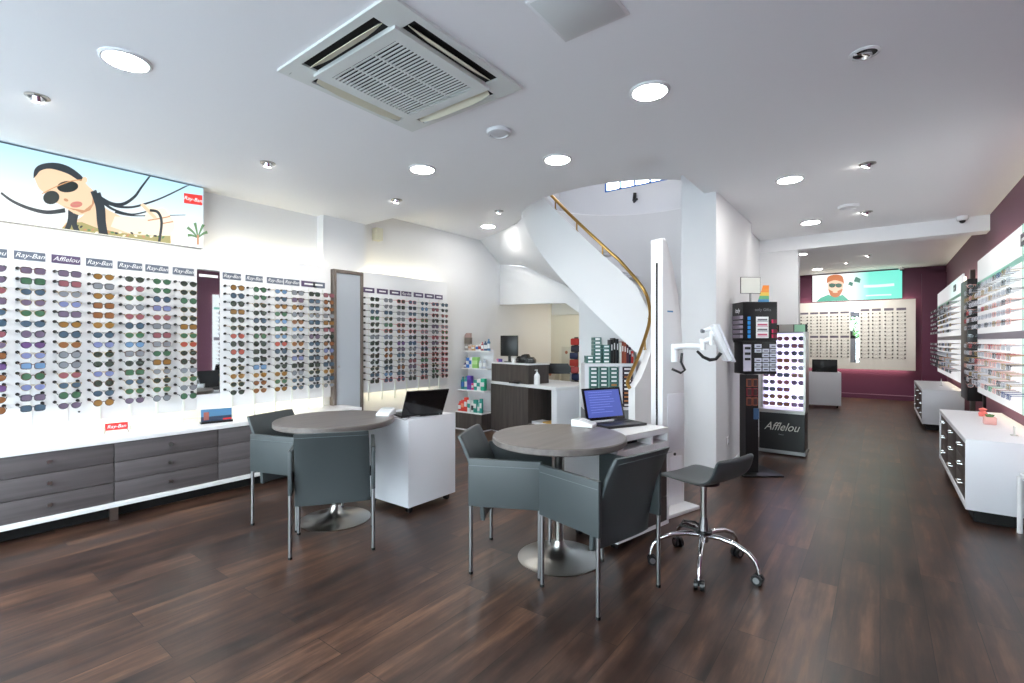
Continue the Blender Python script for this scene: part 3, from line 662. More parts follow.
# ------------------------------------------------------------------ round tables
def table(loc, label, r=.435):
    t = thing('round_table', label, 'table', loc, group='round grey consultation tables')
    MB().lathe([(.001, .725), (r-.006, .725), (r, .731), (r, .759), (r-.006, .765), (.001, .765)], 72).build('tabletop', M_twood, t)
    MB().lathe([(.001, .70), (.10, .70), (.10, .722), (.001, .726)], 24).build('mounting_plate', M_steeld, t)
    MB().lathe([(.027, .06), (.027, .705)], 24).build('pole', M_steel, t)
    MB().lathe([(.256, 0), (.258, .005), (.23, .012), (.12, .028), (.07, .048), (.042, .08), (.034, .11), (.001, .11)], 64).build('base', M_steel, t)
table((-3.30, 2.12, 0), 'round grey wood table on steel base beside the left white pedestal cabinet')
table((-1.60, 2.59, 0), 'round grey wood table with steel pedestal in the centre foreground', .415)

# armchair
def armchair():
    t = thing('armchair', 'x', 'chair', group='grey leather armchairs with steel legs')
    bk = MB(); n = 9; rows_f = []; rows_b = []
    for i in range(n):
        h = i/(n-1); z = .305+.485*h; y = -.150-.150*h**1.7; row_f = []; row_b = []
        for j in range(9):
            s_ = -1+2*j/8; hw = .232*(1-.05*h)*(1 if h < .97 else .985)
            yy_ = y+.012*(s_**4)
            row_f.append((s_*hw, yy_+.013, z)); row_b.append((s_*hw, yy_-.013, z))
        rows_f.append(row_f); rows_b.append(row_b)
    bk.grid(rows_f); bk.grid(rows_b)
    f0 = [r[0] for r in rows_f]; b0 = [r[0] for r in rows_b]; bk.grid([f0, b0]); f1 = [r[-1] for r in rows_f]; b1 = [r[-1] for r in rows_b]; bk.grid([f1, b1])
    bk.grid([rows_f[0], rows_b[0]]); bk.grid([rows_f[-1], rows_b[-1]])
    o = bk.build('backrest', M_leather, t)
    bm = bmesh.new(); bm.from_mesh(o.data); bmesh.ops.remove_doubles(bm, verts=bm.verts, dist=1e-5); bmesh.ops.recalc_face_normals(bm, faces=bm.faces)
    bmesh.ops.bevel(bm, geom=[e for e in bm.edges if e.is_manifold and e.calc_face_angle(0) > .6], offset=.006, segments=3, affect='EDGES', profile=.5); bm.to_mesh(o.data); bm.free(); o.data.polygons.foreach_set('use_smooth', [True]*len(o.data.polygons)); o.data.set_sharp_from_angle(angle=.7)
    MB().tube([(-.222, -.3075, .765), (.222, -.3075, .765)], .0012, 4).build('stitching', M_thread, o)
    MB().box(-.215, .215, -.150, .200, .405, .455).build('seat', M_leatherd, t, bevel=.012, seg=3)
    for s_ in (-1, 1):
        a = MB().box(s_*.248-.0125, s_*.248+.0125, -.218, .212, .395, .672).build('armrest', M_leather, t, bevel=.005, seg=3)
        MB().tube([(s_*.2608, -.212, .632), (s_*.2608, .205, .632)], .001, 4).build('stitching', M_thread, a)
        for y in (-.205, .198):
            lg = MB().tube([(s_*.248, y, .012), (s_*.248, y, .44)], .0115, 12).build('leg', M_steeld, t)
            MB().tube([(s_*.248, y, 0), (s_*.248, y, .014)], .0135, 12).build('foot', M_black, lg)
        MB().box(*sorted((s_*.208, s_*.238)), -.165, -.135, .47, .53).build('bracket', M_black, t)
        MB().box(*sorted((s_*.208, s_*.238)), .10, .14, .41, .45).build('bracket', M_black, t)
    return t
ch0 = armchair()
for i, (x, y, a, l) in enumerate(((-2.93,1.876,54,'grey leather armchair with its back to the camera at the left table'), (-3.56,1.98,-71.6,'grey leather armchair on the far left of the left round table'),
        (-1.23,2.417,76,'nearest grey leather armchair, right of the centre round table beside the stool'), (-1.82,2.41,-64,'grey leather armchair on the left side of the centre round table'))):
    o = ch0 if i == 0 else copy_tree(ch0); o.location = (x, y, 0); o.rotation_euler = (0, 0, math.radians(a)); o['label'] = l

# rolling stool
s0 = thing('swivel_stool', 'dark grey swivel stool with low curved back on a chrome five-star base with castors', 'stool', (-.84, 3.0, 0), math.radians(72.5))
prof = [(.205,.515),(.195,.532),(.15,.540),(.05,.535),(-.05,.533),(-.11,.540),(-.155,.565),(-.18,.605),(-.195,.655),(-.205,.69)]
rt = []; rb = []
for i, (y, z) in enumerate(prof):
    a = prof[max(i-1,0)]; b = prof[min(i+1,len(prof)-1)]; ty, tz = b[0]-a[0], b[1]-a[1]; l = math.hypot(ty, tz); ny, nz = tz/l, -ty/l
    if nz < 0 and i < 5: ny, nz = -ny, -nz
    hw = .20-(.012 if i in (0, len(prof)-1) else 0)
    xs = [-hw, -hw*.6, 0, hw*.6, hw]
    rt.append([(x, y+abs(ny)*.010, z+.008+.012*(x/.2)**2) for x in xs]); rb.append([(x, y-abs(ny)*.010, z-.010+.012*(x/.2)**2) for x in xs])
ss = MB(); ss.grid(rt); ss.grid(rb); ss.grid([rt[0], rb[0]]); ss.grid([rt[-1], rb[-1]]); ss.grid([[r[0] for r in rt], [r[0] for r in rb]]); ss.grid([[r[-1] for r in rt], [r[-1] for r in rb]])
o = ss.build('seat_shell', M_leather, s0); bm = bmesh.new(); bm.from_mesh(o.data); bmesh.ops.remove_doubles(bm, verts=bm.verts, dist=1e-5); bmesh.ops.recalc_face_normals(bm, faces=bm.faces); bm.to_mesh(o.data); bm.free()
md = o.modifiers.new('s', 'SUBSURF'); md.levels = md.render_levels = 2
MB().lathe([(.001,.52),(.09,.52),(.09,.505),(.03,.495),(.001,.495)], 24).build('seat_plate', M_black, s0)
MB().lathe([(.018,.20),(.018,.50)], 20).build('gas_column', M_steel, s0)
MB().lathe([(.001,.150),(.026,.155),(.030,.19),(.028,.235),(.020,.30),(.001,.30)], 20).build('hub', M_steeld, s0)
MB().lathe([(.028,.205),(.048,.205),(.048,.222),(.028,.222)], 20).build('hub_collar', M_black, s0)
ca = [math.atan2(-.06,-.29), math.atan2(.23,-.21), math.atan2(.30,.13), math.atan2(-.05,.30), math.atan2(-.30,.06)]
a0 = ca[4]
for k in range(5):
    a = a0+2*PI*k/5-math.radians(72.5); c_, s_ = math.cos(a), math.sin(a)
    P_ = lambda r, z: (r*c_, r*s_, z)
    lg = MB().tube([P_(.02,.195), P_(.10,.200), P_(.18,.190), P_(.25,.162), P_(.29,.125), P_(.305,.085), P_(.308,.06)], [.016,.015,.014,.013,.012,.011,.011], 12).build('base_leg', M_chrome, s0)
    w_ = MB(); tx, ty = -s_, c_
    for sg_ in (-1, 1): w_.tube([Vector(P_(.30,.029))+Vector((tx,ty,0))*sg_*.006, Vector(P_(.30,.029))+Vector((tx,ty,0))*sg_*.026], .029, 18)
    w_.tube([P_(.308,.03), P_(.308,.07)], .008, 8)
    c = w_.build('castor', M_black, lg)
    h_ = MB()
    for sg_ in (-1, 1): h_.tube([Vector(P_(.30,.029))+Vector((tx,ty,0))*sg_*.020, Vector(P_(.30,.029))+Vector((tx,ty,0))*sg_*.0272], .017, 16)
    h_.build('castor_ring', M_steeld, lg)
# foot lever loop
MB().tube([(.03,.02,.225),(.06,.10,.228),(.01,.15,.232),(-.06,.12,.228),(-.03,.02,.225)], .007, 8).build('lever', M_black, s0)

# ------------------------------------------------------------------ mobile pedestals
def castors(t, xs, ys):
    for x in xs:
        for y in ys: MB().tube([(x-.015, y, .024), (x+.015, y, .024)], .024, 14).box(x-.006, x+.006, y-.012, y+.012, .02, .058).build('castor', M_black, t)
t = thing('pedestal_cabinet', 'white mobile pedestal cabinet beside the left round table, laptop on top', 'cabinet', (-2.91, 2.50, 0))
MB().box(-.56, 0, 0, .52, .055, .735).build('body', M_wsat, t, bevel=.0015)
castors(t, (-.5, -.05), (.05, .46))
rzc = math.radians(-13)
t = thing('pedestal_cabinet', 'white mobile pedestal with open slot below the top, right of the centre table', 'cabinet', (-1.33, 2.86, 0), rzc)
b = MB().box(-.47, -.02, 0, .58, .055, .60); b.build('body', M_wsat, t, bevel=.0015)
sl = MB().box(-.47, 0, 0, .58, .60, .625); sl.box(-.47, 0, 0, .58, .715, .74); sl.box(-.47, -.12, 0, .58, .625, .715)
sl.box(-.12, 0, 0, .06, .625, .715); sl.box(-.12, 0, .36, .385, .625, .715); sl.box(-.12, 0, .56, .58, .625, .715)
sl.box(-.12, 0, .06, .56, .625, .645); sl.box(-.12, 0, .06, .56, .70, .715); sl.build('slot_shelf', M_white, t)
MB().box(-.119, -.11, .06, .36, .646, .70).build('slot_shade', M_dark, t)  # dark sheet paints the shade at the back of the open slot
sd = MB().box(-.02, 0, 0, .02, .055, .60); sd.box(-.02, 0, .56, .58, .055, .60); sd.box(-.02, 0, .02, .56, .055, .08); sd.build('front_frame', M_white, t)
for k, (z0, z1) in enumerate(((.425,.597),(.255,.420),(.083,.250))):
    d = MB().box(-.018, -.002, .022, .558, z0, z1).build('drawer', M_vwood, t, bevel=.001)
    MB().tube([(-.002, .29, (z0+z1)/2), (.02, .29, (z0+z1)/2)], .012, 12).build('knob', M_steel, d)
castors(t, (-.37, -.06), (.05, .53))

def laptop(label, loc, rz, open_deg, screen, sw=.36, sd_=.245):
    t = thing('laptop', label, 'laptop', loc, rz)
    b = MB().box(-sw/2, sw/2, 0, sd_, 0, .018).build('base', M_black, t, bevel=.003)
    kb = MB()
    for r in range(5):
        for c in range(13): kb.box(-.155+c*.024, -.155+c*.024+.020, .105+r*.024, .105+r*.024+.02, .018, .0205)
    kb.build('keyboard', mat('laptop keys', (34,34,38), .5), b)
    MB().box(-.05, .05, .02, .085, .018, .0188).build('touchpad', mat('touchpad', (40,40,44), .3), b)
    lid = MB().box(-sw/2, sw/2, -.006, .006, 0, .245).build('lid', mat('glossy laptop lid', (14,14,17), .18), t, bevel=.003)
    lid.location = (0, sd_-.002, .019); lid.rotation_euler = (math.radians(-(open_deg-90)), 0, 0)
    MB().box(-sw/2+.018, sw/2-.018, -.0075, -.006, .022, .228).build('screen', screen, lid)
    return t
# laptop local: user sits at -y, hinge at +y, lid leans back (+y)
laptop('black laptop seen from behind on the left white pedestal', (-3.22, 2.80, .735), math.radians(-110), 122, mat('dark screen', (20,20,26), .2))
o = laptop('open laptop with blue screen on the pedestal behind the centre table', (-1.425, 3.235, .74), math.radians(65), 106, M_screen)
for ch in o.children:
    if ch.name.startswith('lid'):
        w_ = MB()
        for k in range(9): w_.box(-.13, -.13+random.uniform(.12, .24), -.0082, -.0075, .21-k*.019, .213-k*.019)
        w_.build('screen_text', mat('screen lines', (110,122,190), .3, emit=.6), ch)
def reader(label, loc, rz):
    t = thing('desk_telephone', label, 'telephone', loc, rz)
    MB().prism([(-.075,0),(.075,0),(.075,.020),(-.02,.048),(-.075,.048)], 'xz', -.055, .055).build('body', M_white, t, bevel=.004)
    MB().box(-.066, -.028, -.04, .04, .048, .050).build('display', mat('pale display', (190,198,200), .2), t)
    kb = MB()
    for i in range(3):
        for j in range(4): kb.box(.0+i*.02, .012+i*.02, -.038+j*.021, -.024+j*.021, .043-i*.0062, .045-i*.0062)
    kb.build('keys', mat('light grey keys', (206,208,210), .5), t)
reader('small white desk device on the centre round table', (-1.63, 2.965, .765), math.radians(10))
reader('small white desk device with papers on the left round table', (-3.13, 2.46, .765), math.radians(-60))
tag(MB().tube([ray(386,417,z=.742), ray(398,418,z=.742)+Vector((0,0,.004)), ray(405,420,z=.742), ray(411,417,z=.742), ray(425,415,z=.742), ray(440,414,z=.742)], .004, 6).build('cable', mat('grey cable', (170,170,172), .5)), 'grey laptop cable lying along the left white pedestal top', 'cable')
tag(MB().box(-.1, .1, -.006, .006, 0, .012).build('pen', M_white, loc=(-1.62, 3.235, .7605), rz=math.radians(65)), 'small white strip lying on the laptop keyboard edge', 'pen')

# ------------------------------------------------------------------ tall measuring tower
ry = math.atan2(.305, .953)      # side direction leans from +Y by this towards +X
tw = thing('measuring_column', 'tall white optical measuring column with curved side behind the stool', 'measuring column', (-1.37, 3.77, 0), -ry)
pr_ = [(0,.03),(.28,.03),(.28,.9),(.27,1.2),(.245,1.45),(.20,1.72),(.135,1.95),(.06,2.13),(.03,2.17),(0,2.17)]
MB().prism(pr_, 'yz', -.115, 0).build('body', M_white, tw, bevel=.004)
MB().box(-.062, -.046, -.004, .001, .20, 1.98).build('slit', mat('slit black', (12,12,14), .2), tw)
MB().box(-.34, .13, -.28, .30, 0, .03).build('base_plate', M_white, tw, bevel=.004)
MB().box(0, .006, .055, .27, .47, .93).build('service_panel', M_wsat, tw, bevel=.003)
MB().box(0, .004, .09, .24, .10, .42).build('lower_panel', M_wsat, tw, bevel=.001)
MB().tube([(0,.15,.44),(.008,.15,.44)], .012, 12).build('port', M_black, tw)
MB().box(0, .002, .06, .13, 1.585, 1.597).build('logo_mark', mat('blue logo mark', (80,130,180), .5), tw)
MB().tube([(.007,.25,.93),(.012,.30,.8),(.012,.30,.6),(.012,.26,.46)], .003, 6).build('cable', M_white, tw)
# arm + tablet built in world coordinates under the tower
inv = (Matrix.Translation(tw.location) @ Matrix.Rotation(-ry, 4, 'Z')).inverted()
def TL(u, v, D): return inv @ ray(u, v, D=D)
am_ = MB(); am_.tube([TL(675,362,3.86), TL(675,344,3.86)], .030, 14); am_.tube([TL(674,347,3.84), TL(688,346,3.80), TL(703,347,3.74)], [.026,.024,.022], 12)
am_.tube([TL(703,350,3.74), TL(703,339,3.74)], .024, 12); am_.build('arm', M_white, tw)
am_ = MB(); am_.tube([TL(703,342,3.74), TL(711,339,3.70)], .020, 12); am_.tube([TL(711,345,3.70), TL(711,331,3.70)], .017, 12); am_.tube([TL(702,331,3.70), TL(714,328,3.70)], [.014,.02], 12); am_.tube([TL(711,333,3.7), TL(717,334,3.68)], .022, 12)
am_.build('joint', M_white, tw)
MB().tube([TL(701,331,3.70), TL(704,331,3.70)], .016, 12).build('joint_cap', mat('grey cap', (120,124,130), .5), tw)
# tablet: leaning panel seen nearly edge-on
ctr = ray(720, 343, D=3.68); fw = Vector((-.6053,.796,0)); rt_ = Vector((.796,.6053,0))
upv = (rt_*-.115+Vector((0,0,.26))).normalized(); nv = Vector((0,0,0)); wd = (fw*.97+rt_*.24).normalized(); nv = upv.cross(wd).normalized()
tb = MB(); M3 = inv.to_3x3(); tb.obox(inv @ ctr, M3 @ wd, M3 @ nv, M3 @ upv, .115, .017, .145); tb.build('tablet', M_white, tw, bevel=.006)
tb = MB(); tb.obox(inv @ (ctr+rt_*.028*(1 if nv.dot(rt_) > 0 else 1)+Vector((0,0,-.0))), M3 @ wd, M3 @ nv, M3 @ upv, .12, .008, .155); tb.build('tablet_bezel', M_wsat, tw, bevel=.003)
MB().tube([TL(682,353,3.80), TL(681,362,3.80), TL(685,370,3.80), TL(681,373,3.80), TL(672,369,3.84)], .010, 8).build('cable', M_black, tw)
MB().tube([TL(697,351,3.76), TL(703,357,3.74), TL(710,360,3.72), TL(716,359,3.70), TL(721,353,3.69)], [.010,.012,.014,.012,.014], 8).build('cable', M_black, tw)

# ------------------------------------------------------------------ reception desk
dk = thing('reception_desk', 'dark walnut and white reception desk with raised section and open kneehole', 'desk', (-4.70, 5.65, 0), math.atan2(-.33, 1.38))
LD = 1.42
MB().box(0, .86, 0, .03, .02, .715).build('front_panel', M_vwood, dk)
MB().box(0, .03, .03, .85, .02, .715).build('side_panel', M_vwood, dk)
MB().box(-.0, LD, -.01, .86, .715, .755).build('worktop', M_white, dk, bevel=.002)
e_ = MB().box(1.32, LD, 0, .85, 0, .715); e_.build('end_panel', M_wsat, dk, bevel=.001)
MB().box(.86, 1.32, .45, .47, 0, .715).build('kneehole_back', M_vwood, dk); MB().box(.84, .86, .03, .47, 0, .715).build('kneehole_side', M_vwood, dk); MB().box(.86, 1.32, .0, .45, .20, .22).build('kneehole_shelf', M_vwood, dk)
MB().box(0, .85, .015, .40, .755, 1.02).build('raised_section', M_vwood, dk); MB().box(-.005, .86, .005, .41, 1.02, 1.04).build('raised_top', M_white, dk, bevel=.002)
MB().box(0.02, .86, .02, .5, 0, .02).build('plinth', M_wsat, dk)
MD = Matrix.Translation(dk.location) @ Matrix.Rotation(dk.rotation_euler.z, 4, 'Z')
def onD(x, y, z): return tuple(MD @ Vector((x, y, z)))
dz_ = dk.rotation_euler.z
tag(MB().box(0,.26,0,.2,0,.035).build('document_tray', M_wsat, loc=onD(.90,.03,.22), rz=dz_), 'white paper stack in the kneehole of the reception desk', 'papers')
tag(MB().box(0,.16,0,.2,0,.018).build('folder', mat('ochre folder', (214,170,96), .6), loc=onD(1.12,.03,.256), rz=dz_), 'ochre folder in the kneehole of the reception desk', 'folder')
mo = thing('computer_monitor', 'black computer monitor on the raised walnut reception desk', 'monitor', onD(.20,.20,1.04), dz_+math.radians(28))
MB().box(-.14,.14,-.018,.018,.09,.40).build('display_panel', M_black, mo, bevel=.004); MB().lathe([(.08,0),(.08,.012),(.001,.012)],24).build('foot', M_black, mo); MB().box(-.02,.02,.0,.02,.01,.14).build('neck', M_black, mo)
for k, (x, w2, h_, l) in enumerate(((.50,.10,.10,'black lens meter body at the middle of the raised desk top'), (.60,.12,.13,'black office machine, tallest item beside the monitor'), (.72,.12,.09,'black low device at the right end of the raised desk top'))):
    t = thing('office_device', l, 'device', onD(x,.18,1.04), dz_+.3*k)
    MB().prism([(-w2/2,0),(w2/2,0),(w2/2,h_*.55),(w2*.2,h_),(-w2*.3,h_*.9),(-w2/2,h_*.5)], 'xz', -.06, .06).build('body', M_black, t, bevel=.006)
    MB().tube([(-w2*.2,-.07,h_*.45),(w2*.25,-.07,h_*.5)], .018, 10).build('dial', mat('device grey', (70,70,70), .4), t)
tag(MB().lathe([(.001,0),(.028,0),(.032,.07),(.028,.07),(.026,.01),(.001,.01)],16).build('cup', M_white, loc=onD(.42,.10,1.04)), 'small white cup at the foot of the reception monitor', 'cup')
sb = thing('pump_bottle', 'white pump bottle of hand sanitiser on the reception desk worktop', 'bottle', onD(.93,.10,.755))
MB().lathe([(.001,0),(.038,0),(.042,.01),(.042,.12),(.03,.145),(.016,.155),(.001,.155)],20).build('body', M_white, sb)
MB().lathe([(.016,.155),(.016,.175),(.006,.178),(.006,.205),(.001,.205)],14).build('pump', M_white, sb); MB().tube([(.01,0,.202),(-.035,0,.198)], .006, 8).build('nozzle', M_white, sb)
tag(MB().box(-.1,.1,-.05,.05,0,.025).build('keyboard_tray', M_black, loc=onD(.62,-.0+.055,.7555), rz=dz_, bevel=.004) if False else MB().prism([(-.11,-.03),(.11,-.03),(.09,.03),(-.09,.03)], 'xy', 0, .03).build('card_reader', M_black, loc=onD(.60,-.0-.02+.0,.7555), rz=dz_, bevel=.004), 'low black device lying on the front lip of the reception desk', 'device')
# small coloured leaflets by the monitor
for k, (x, c, l) in enumerate(((.10,(232,150,180),'pink leaflet'),(.16,(90,70,150),'violet leaflet'),(.06,(230,230,235),'white leaflet'))):
    tag(MB().obox((0,0,.025),(1,0,0),(0,.9,.4),(0,-.4,.9),.03,.002,.025).build('leaflet', mat(l, c, .5), loc=onD(x,.06,1.042), rz=dz_+k), l+' at the left corner of the raised desk top', 'leaflet')

# ------------------------------------------------------------------ product shelves by the left wall
sh = thing('product_shelf', 'white stepped shelves of lens care products between left wall and reception desk', 'shelf', (-5.235, 5.44, 0))
MB().box(0, .53, .0, .28, .02, .26).build('base_cabinet', M_vwood, sh); MB().box(0, .53, -.005, .28, 0, .02).build('plinth', M_wsat, sh)
SZ = [.28, .61, .94, 1.21]; SY = [0, .06, .12, .17]; SX = [.53, .53, .53, .53]
for z, y, x in zip(SZ, SY, SX): MB().box(0, x, y, .28, z-.02, z).build('shelf_board', M_white, sh)
MB().box(0, .53, .28, .29, .0, 1.22).build('back_panel', M_wsat, sh)
def prodbox(c, w2, d, h_, loc, label, kind='carton', band=None):
    if kind == 'carton': b = MB().box(-w2/2, w2/2, 0, d, 0, h_)
    else: b = MB().lathe([(.001,0),(w2/2,0),(w2/2,h_*.72),(w2*.25,h_*.82),(w2*.22,h_),(.001,h_)],14, (0,w2/2,0))
    nm = 'product_carton' if kind == 'carton' else 'product_bottle'
    o = b.build(nm, mat('pack %d %d %d' % c, c, .4), loc=loc, bevel=.001 if kind == 'carton' else 0)
    if band:
        if kind == 'carton': MB().box(-w2/2+.002, w2/2-.002, -.0015, 0, h_*.35, h_*.7).build('printed_band', mat('band %d %d %d' % band, band, .5), o)
        else: MB().lathe([(w2/2,h_*.2),(w2/2+.001,h_*.2),(w2/2+.001,h_*.6),(w2/2,h_*.6)],14,(0,w2/2,0)).build('printed_band', mat('band %d %d %d' % band, band, .5), o)
    tag(o, label, 'carton' if kind == 'carton' else 'bottle', 'lens care products on the white shelves')
RED_, TEAL, WH, BLU, PUR, GRN, LIM, PNK = (214,62,50),(40,150,140),(228,230,232),(50,110,190),(96,70,168),(60,160,110),(150,205,120),(222,80,140)
items = [ # shelf, x, w, h, colour, kind, band, words
 (0,.030,.045,.13,RED_,'b',WH,'red bottle at the wall end'),(0,.078,.045,.15,RED_,'c',(240,150,120),'red carton second from the wall'),(0,.122,.04,.19,RED_,'c',WH,'tall red carton'),(0,.166,.042,.16,WH,'c',TEAL,'white carton with teal band beside the red ones'),
 (0,.208,.038,.15,WH,'b',(60,60,70),'white bottle with dark label mid shelf'),(0,.250,.042,.17,TEAL,'c',WH,'teal carton with white band'),(0,.292,.038,.14,(120,190,180),'b',WH,'pale teal bottle'),(0,.326,.03,.19,TEAL,'c',WH,'slim teal carton next to the desk'),
 (1,.030,.045,.17,(40,130,140),'b',BLU,'dark teal bottle at the wall end'),(1,.076,.042,.18,(60,160,165),'b',WH,'lighter teal bottle second from the wall'),(1,.128,.055,.19,PUR,'c',(70,50,140),'large purple carton'),(1,.172,.03,.09,PNK,'c',WH,'small pink carton'),
 (1,.208,.042,.14,TEAL,'c',WH,'teal carton right of the pink one'),(1,.250,.042,.15,WH,'c',TEAL,'white carton with teal band'),(1,.300,.05,.16,(50,175,140),'c',WH,'bright green teal carton next to the desk'),
 (2,.030,.035,.07,(70,60,110),'b',WH,'short violet bottle at the wall end'),(2,.074,.042,.14,BLU,'c',WH,'blue and white carton'),(2,.112,.03,.15,WH,'c',BLU,'narrow white carton beside the blue one'),(2,.170,.075,.15,LIM,'c',(190,225,160),'wide lime green carton'),(2,.230,.035,.12,(205,210,220),'b',WH,'pale bottle right of the lime carton'),(2,.278,.035,.13,(190,196,210),'b',WH,'grey white bottle nearest the desk'),
 (3,.035,.055,.09,(150,146,142),'c',WH,'grey carton at the wall end'),(3,.095,.05,.08,(216,196,190),'c',(190,150,120),'beige carton second from the wall'),(3,.150,.05,.07,(196,160,120),'c',WH,'tan carton'),(3,.200,.035,.09,WH,'b',BLU,'white bottle mid shelf'),(3,.245,.035,.10,WH,'b',(180,60,60),'white bottle with red label'),(3,.292,.035,.12,(150,60,70),'b',WH,'dark red bottle'),(3,.340,.045,.13,(40,70,110),'b',WH,'dark blue bottle'),(3,.392,.045,.16,(60,110,150),'b',WH,'taller blue bottle beside the monitor')]
sn = ['lowest shelf','second shelf','third shelf','top shelf']
for si, x, w2, h_, c, kd, bd, wd_ in items:
    k_ = 1.24 if si == 3 else (1.5 if si == 0 else 1.58); x *= k_; w2 *= k_*.92; h_ *= 1.12
    prodbox(c, w2, min(w2*.9,.06), h_, (-5.235+x+.004, 5.44+SY[si]+.02, SZ[si]), '%s, %s of product rack' % (wd_, sn[si]), 'carton' if kd == 'c' else 'bottle', bd)
tag(MB().box(-.055,.055,0,.06,0,.10).build('product_carton', mat('taupe box', (120,112,106), .5), loc=(-5.17, 5.63, 1.312)), 'taupe carton stacked above the grey one on the top shelf at the wall', 'carton')
tag(MB().prism([(-.055,0),(.055,0),(.055,.07),(-.02,.07),(-.05,.04)], 'xz', 0, .05).build('product_carton', mat('pinkish taupe box', (176,150,146), .5), loc=(-5.17, 5.63, 1.412)), 'pinkish taupe box topmost at the wall end of the product rack', 'carton')

# ------------------------------------------------------------------ under the stairs
fc = thing('folding_chair', 'black folding chair behind the reception desk', 'chair', (-4.10, 6.62, 0), math.radians(-150))
MB().prism([(-.20,0),(.20,0),(.20,.10),(.15,.17),(-.15,.17),(-.20,.10)], 'xz', -.008, .008).build('backrest', M_black, fc, loc=(0,-.20,.82))
MB().box(-.20,.20,-.16,.20,.44,.46).build('seat', M_black, fc, bevel=.006)
for s_ in (-1, 1):
    MB().tube([(s_*.19,.26,0),(s_*.19,-.195,.84)], .011, 8).build('leg', M_steeld, fc); MB().tube([(s_*.175,-.24,0),(s_*.175,.15,.45)], .011, 8).build('leg', M_steeld, fc)
ac_ = thing('accessory_stand', 'narrow dark stand hung with red and navy accessories in the recess', 'display stand', (-3.98, 6.97, 0))
MB().box(-.03,.03,0,.03,0,1.42).build('post', M_black, ac_); MB().box(-.14,.14,-.1,.12,0,.02).build('foot', M_black, ac_)
for k in range(11):
    c = [(196,52,44),(40,36,50),(40,46,80),(190,60,50),(200,90,90),(44,56,96),(30,30,40),(60,70,100),(160,44,50),(34,34,46),(190,60,60)][k]
    MB().box(-.075,.075,-.05,.01,-.06,.05).build('hanging_case', mat('case %d' % k, c, .5), ac_, loc=(random.uniform(-.025,.025),random.uniform(-.02,0),1.35-k*.115), bevel=.02)
for k, (x, y, h_, l) in enumerate(((-4.37,7.32,1.26,'tall cream carton standing behind the folding chair'), (-4.13,7.15,.92,'short cream carton right of the folding chair'), (-4.60,7.15,.88,'cream carton directly behind the folding chair seat'))):
    o = MB().box(-.10,.10,0,.16,0,h_).build('storage_box', mat('cream carton', (214,206,186), .6), loc=(x,y,0), bevel=.003); tag(o, l, 'box')
    MB().ball((0,-.0005,h_-.1), .03, n=10, k=4).build('box_seal', mat('terracotta seal', (190,120,90), .6), o).scale = (1,.1,1)
rl = bpy.data.lights.new('recess_fill_light', 'AREA'); rl.shape = 'DISK'; rl.size = .3; rl.energy = 10; rl.color = (1,.93,.78); ro = bpy.data.objects.new('recess_fill_light', rl); SC.collection.objects.link(ro); ro.location = (-3.75, 7.9, 2.30)  # added unseen fill light, brightens the recess wall like a lit doorway

lc = thing('lens_cabinet', 'white cabinet with stacked teal and purple lens boxes under the stairs', 'cabinet', (-2.675, 4.885, 0), math.radians(37.25))
MB().box(0,.585,0,.30,0,.57).build('base', mat('grey base', (120,122,126), .5), lc)
f_ = MB().box(0,.585,0,.30,.57,.60); f_.box(0,.585,-.01,.30,1.065,1.10); f_.box(0,.045,0,.30,.60,1.065); f_.box(.395,.425,0,.30,.60,1.065); f_.box(.555,.585,0,.30,.60,1.065); f_.box(.045,.555,.28,.30,.60,1.065); f_.build('carcass', M_wsat, lc)
teal = mat('teal tray', (58,110,106), .4); plumb = mat('dark purple tray', (44,34,52), .4); tealp = mat('pale teal divider', (150,190,182), .4)
for c in range(4):
    x0_ = [.055,.17,.285,.432][c]; w2 = .10 if c < 3 else .115
    MB().box(x0_-.01,x0_-.002,.0,.28,.60,1.065).build('divider', tealp if c < 3 else M_wsat, lc)
    for r in range(10):
        z = .605+r*.0455
        d = MB().box(x0_, x0_+w2, .01, .27, z, z+.041).build('lens_tray', teal if c < 3 else plumb, lc)
        MB().box(x0_+.02, x0_+w2-.02, .005, .0105, z+.012, z+.032).build('tray_label', M_print if random.random() < .8 else mat('amber label', (190,130,80), .5), d)
MLc = Matrix.Translation(lc.location) @ Matrix.Rotation(lc.rotation_euler.z, 4, 'Z')
def onL(x, y, z): return tuple(MLc @ Vector((x, y, z)))
for k, (x, n, l) in enumerate(((.03,2,'short stack of teal lens trays at the left on the lens cabinet'), (.115,7,'tall stack of teal lens trays on the lens cabinet'), (.215,5,'teal tray stack right of the tall one on the lens cabinet'))):
    t = thing('tray_stack', l, 'lens trays', onL(x,.05,1.10), lc.rotation_euler.z)
    for r in range(n):
        d = MB().box(0,.085,0,.2,r*.043,r*.043+.039).build('lens_tray', teal, t); MB().box(.015,.07,-.003,0,r*.043+.01,r*.043+.03).build('tray_label', M_print, d)
for k, (x, h_, c, l) in enumerate(((.305,.27,(24,24,26),'black binder'),(.335,.29,(36,30,30),'dark brown binder'),(.37,.28,(30,34,40),'charcoal binder'),(.405,.24,(214,212,206),'thin white binder'),(.43,.25,(150,70,50),'rust red binder'),(.458,.24,(168,84,60),'orange brown binder'),(.486,.22,(90,40,60),'wine binder'),(.512,.19,(40,36,60),'navy binder'),(.54,.14,(196,50,44),'small red binder'))):
    o = MB().box(0,.024,0,.2,0,h_).build('binder', mat(l, c, .5), loc=onL(x,.04,1.10), rz=lc.rotation_euler.z, bevel=.001); tag(o, l+' standing on the lens cabinet under the stairs', 'binder', 'binders on the lens cabinet')
    MB().box(.006,.018,-.001,0,h_*.55,h_*.8).build('spine_label', M_print, o)

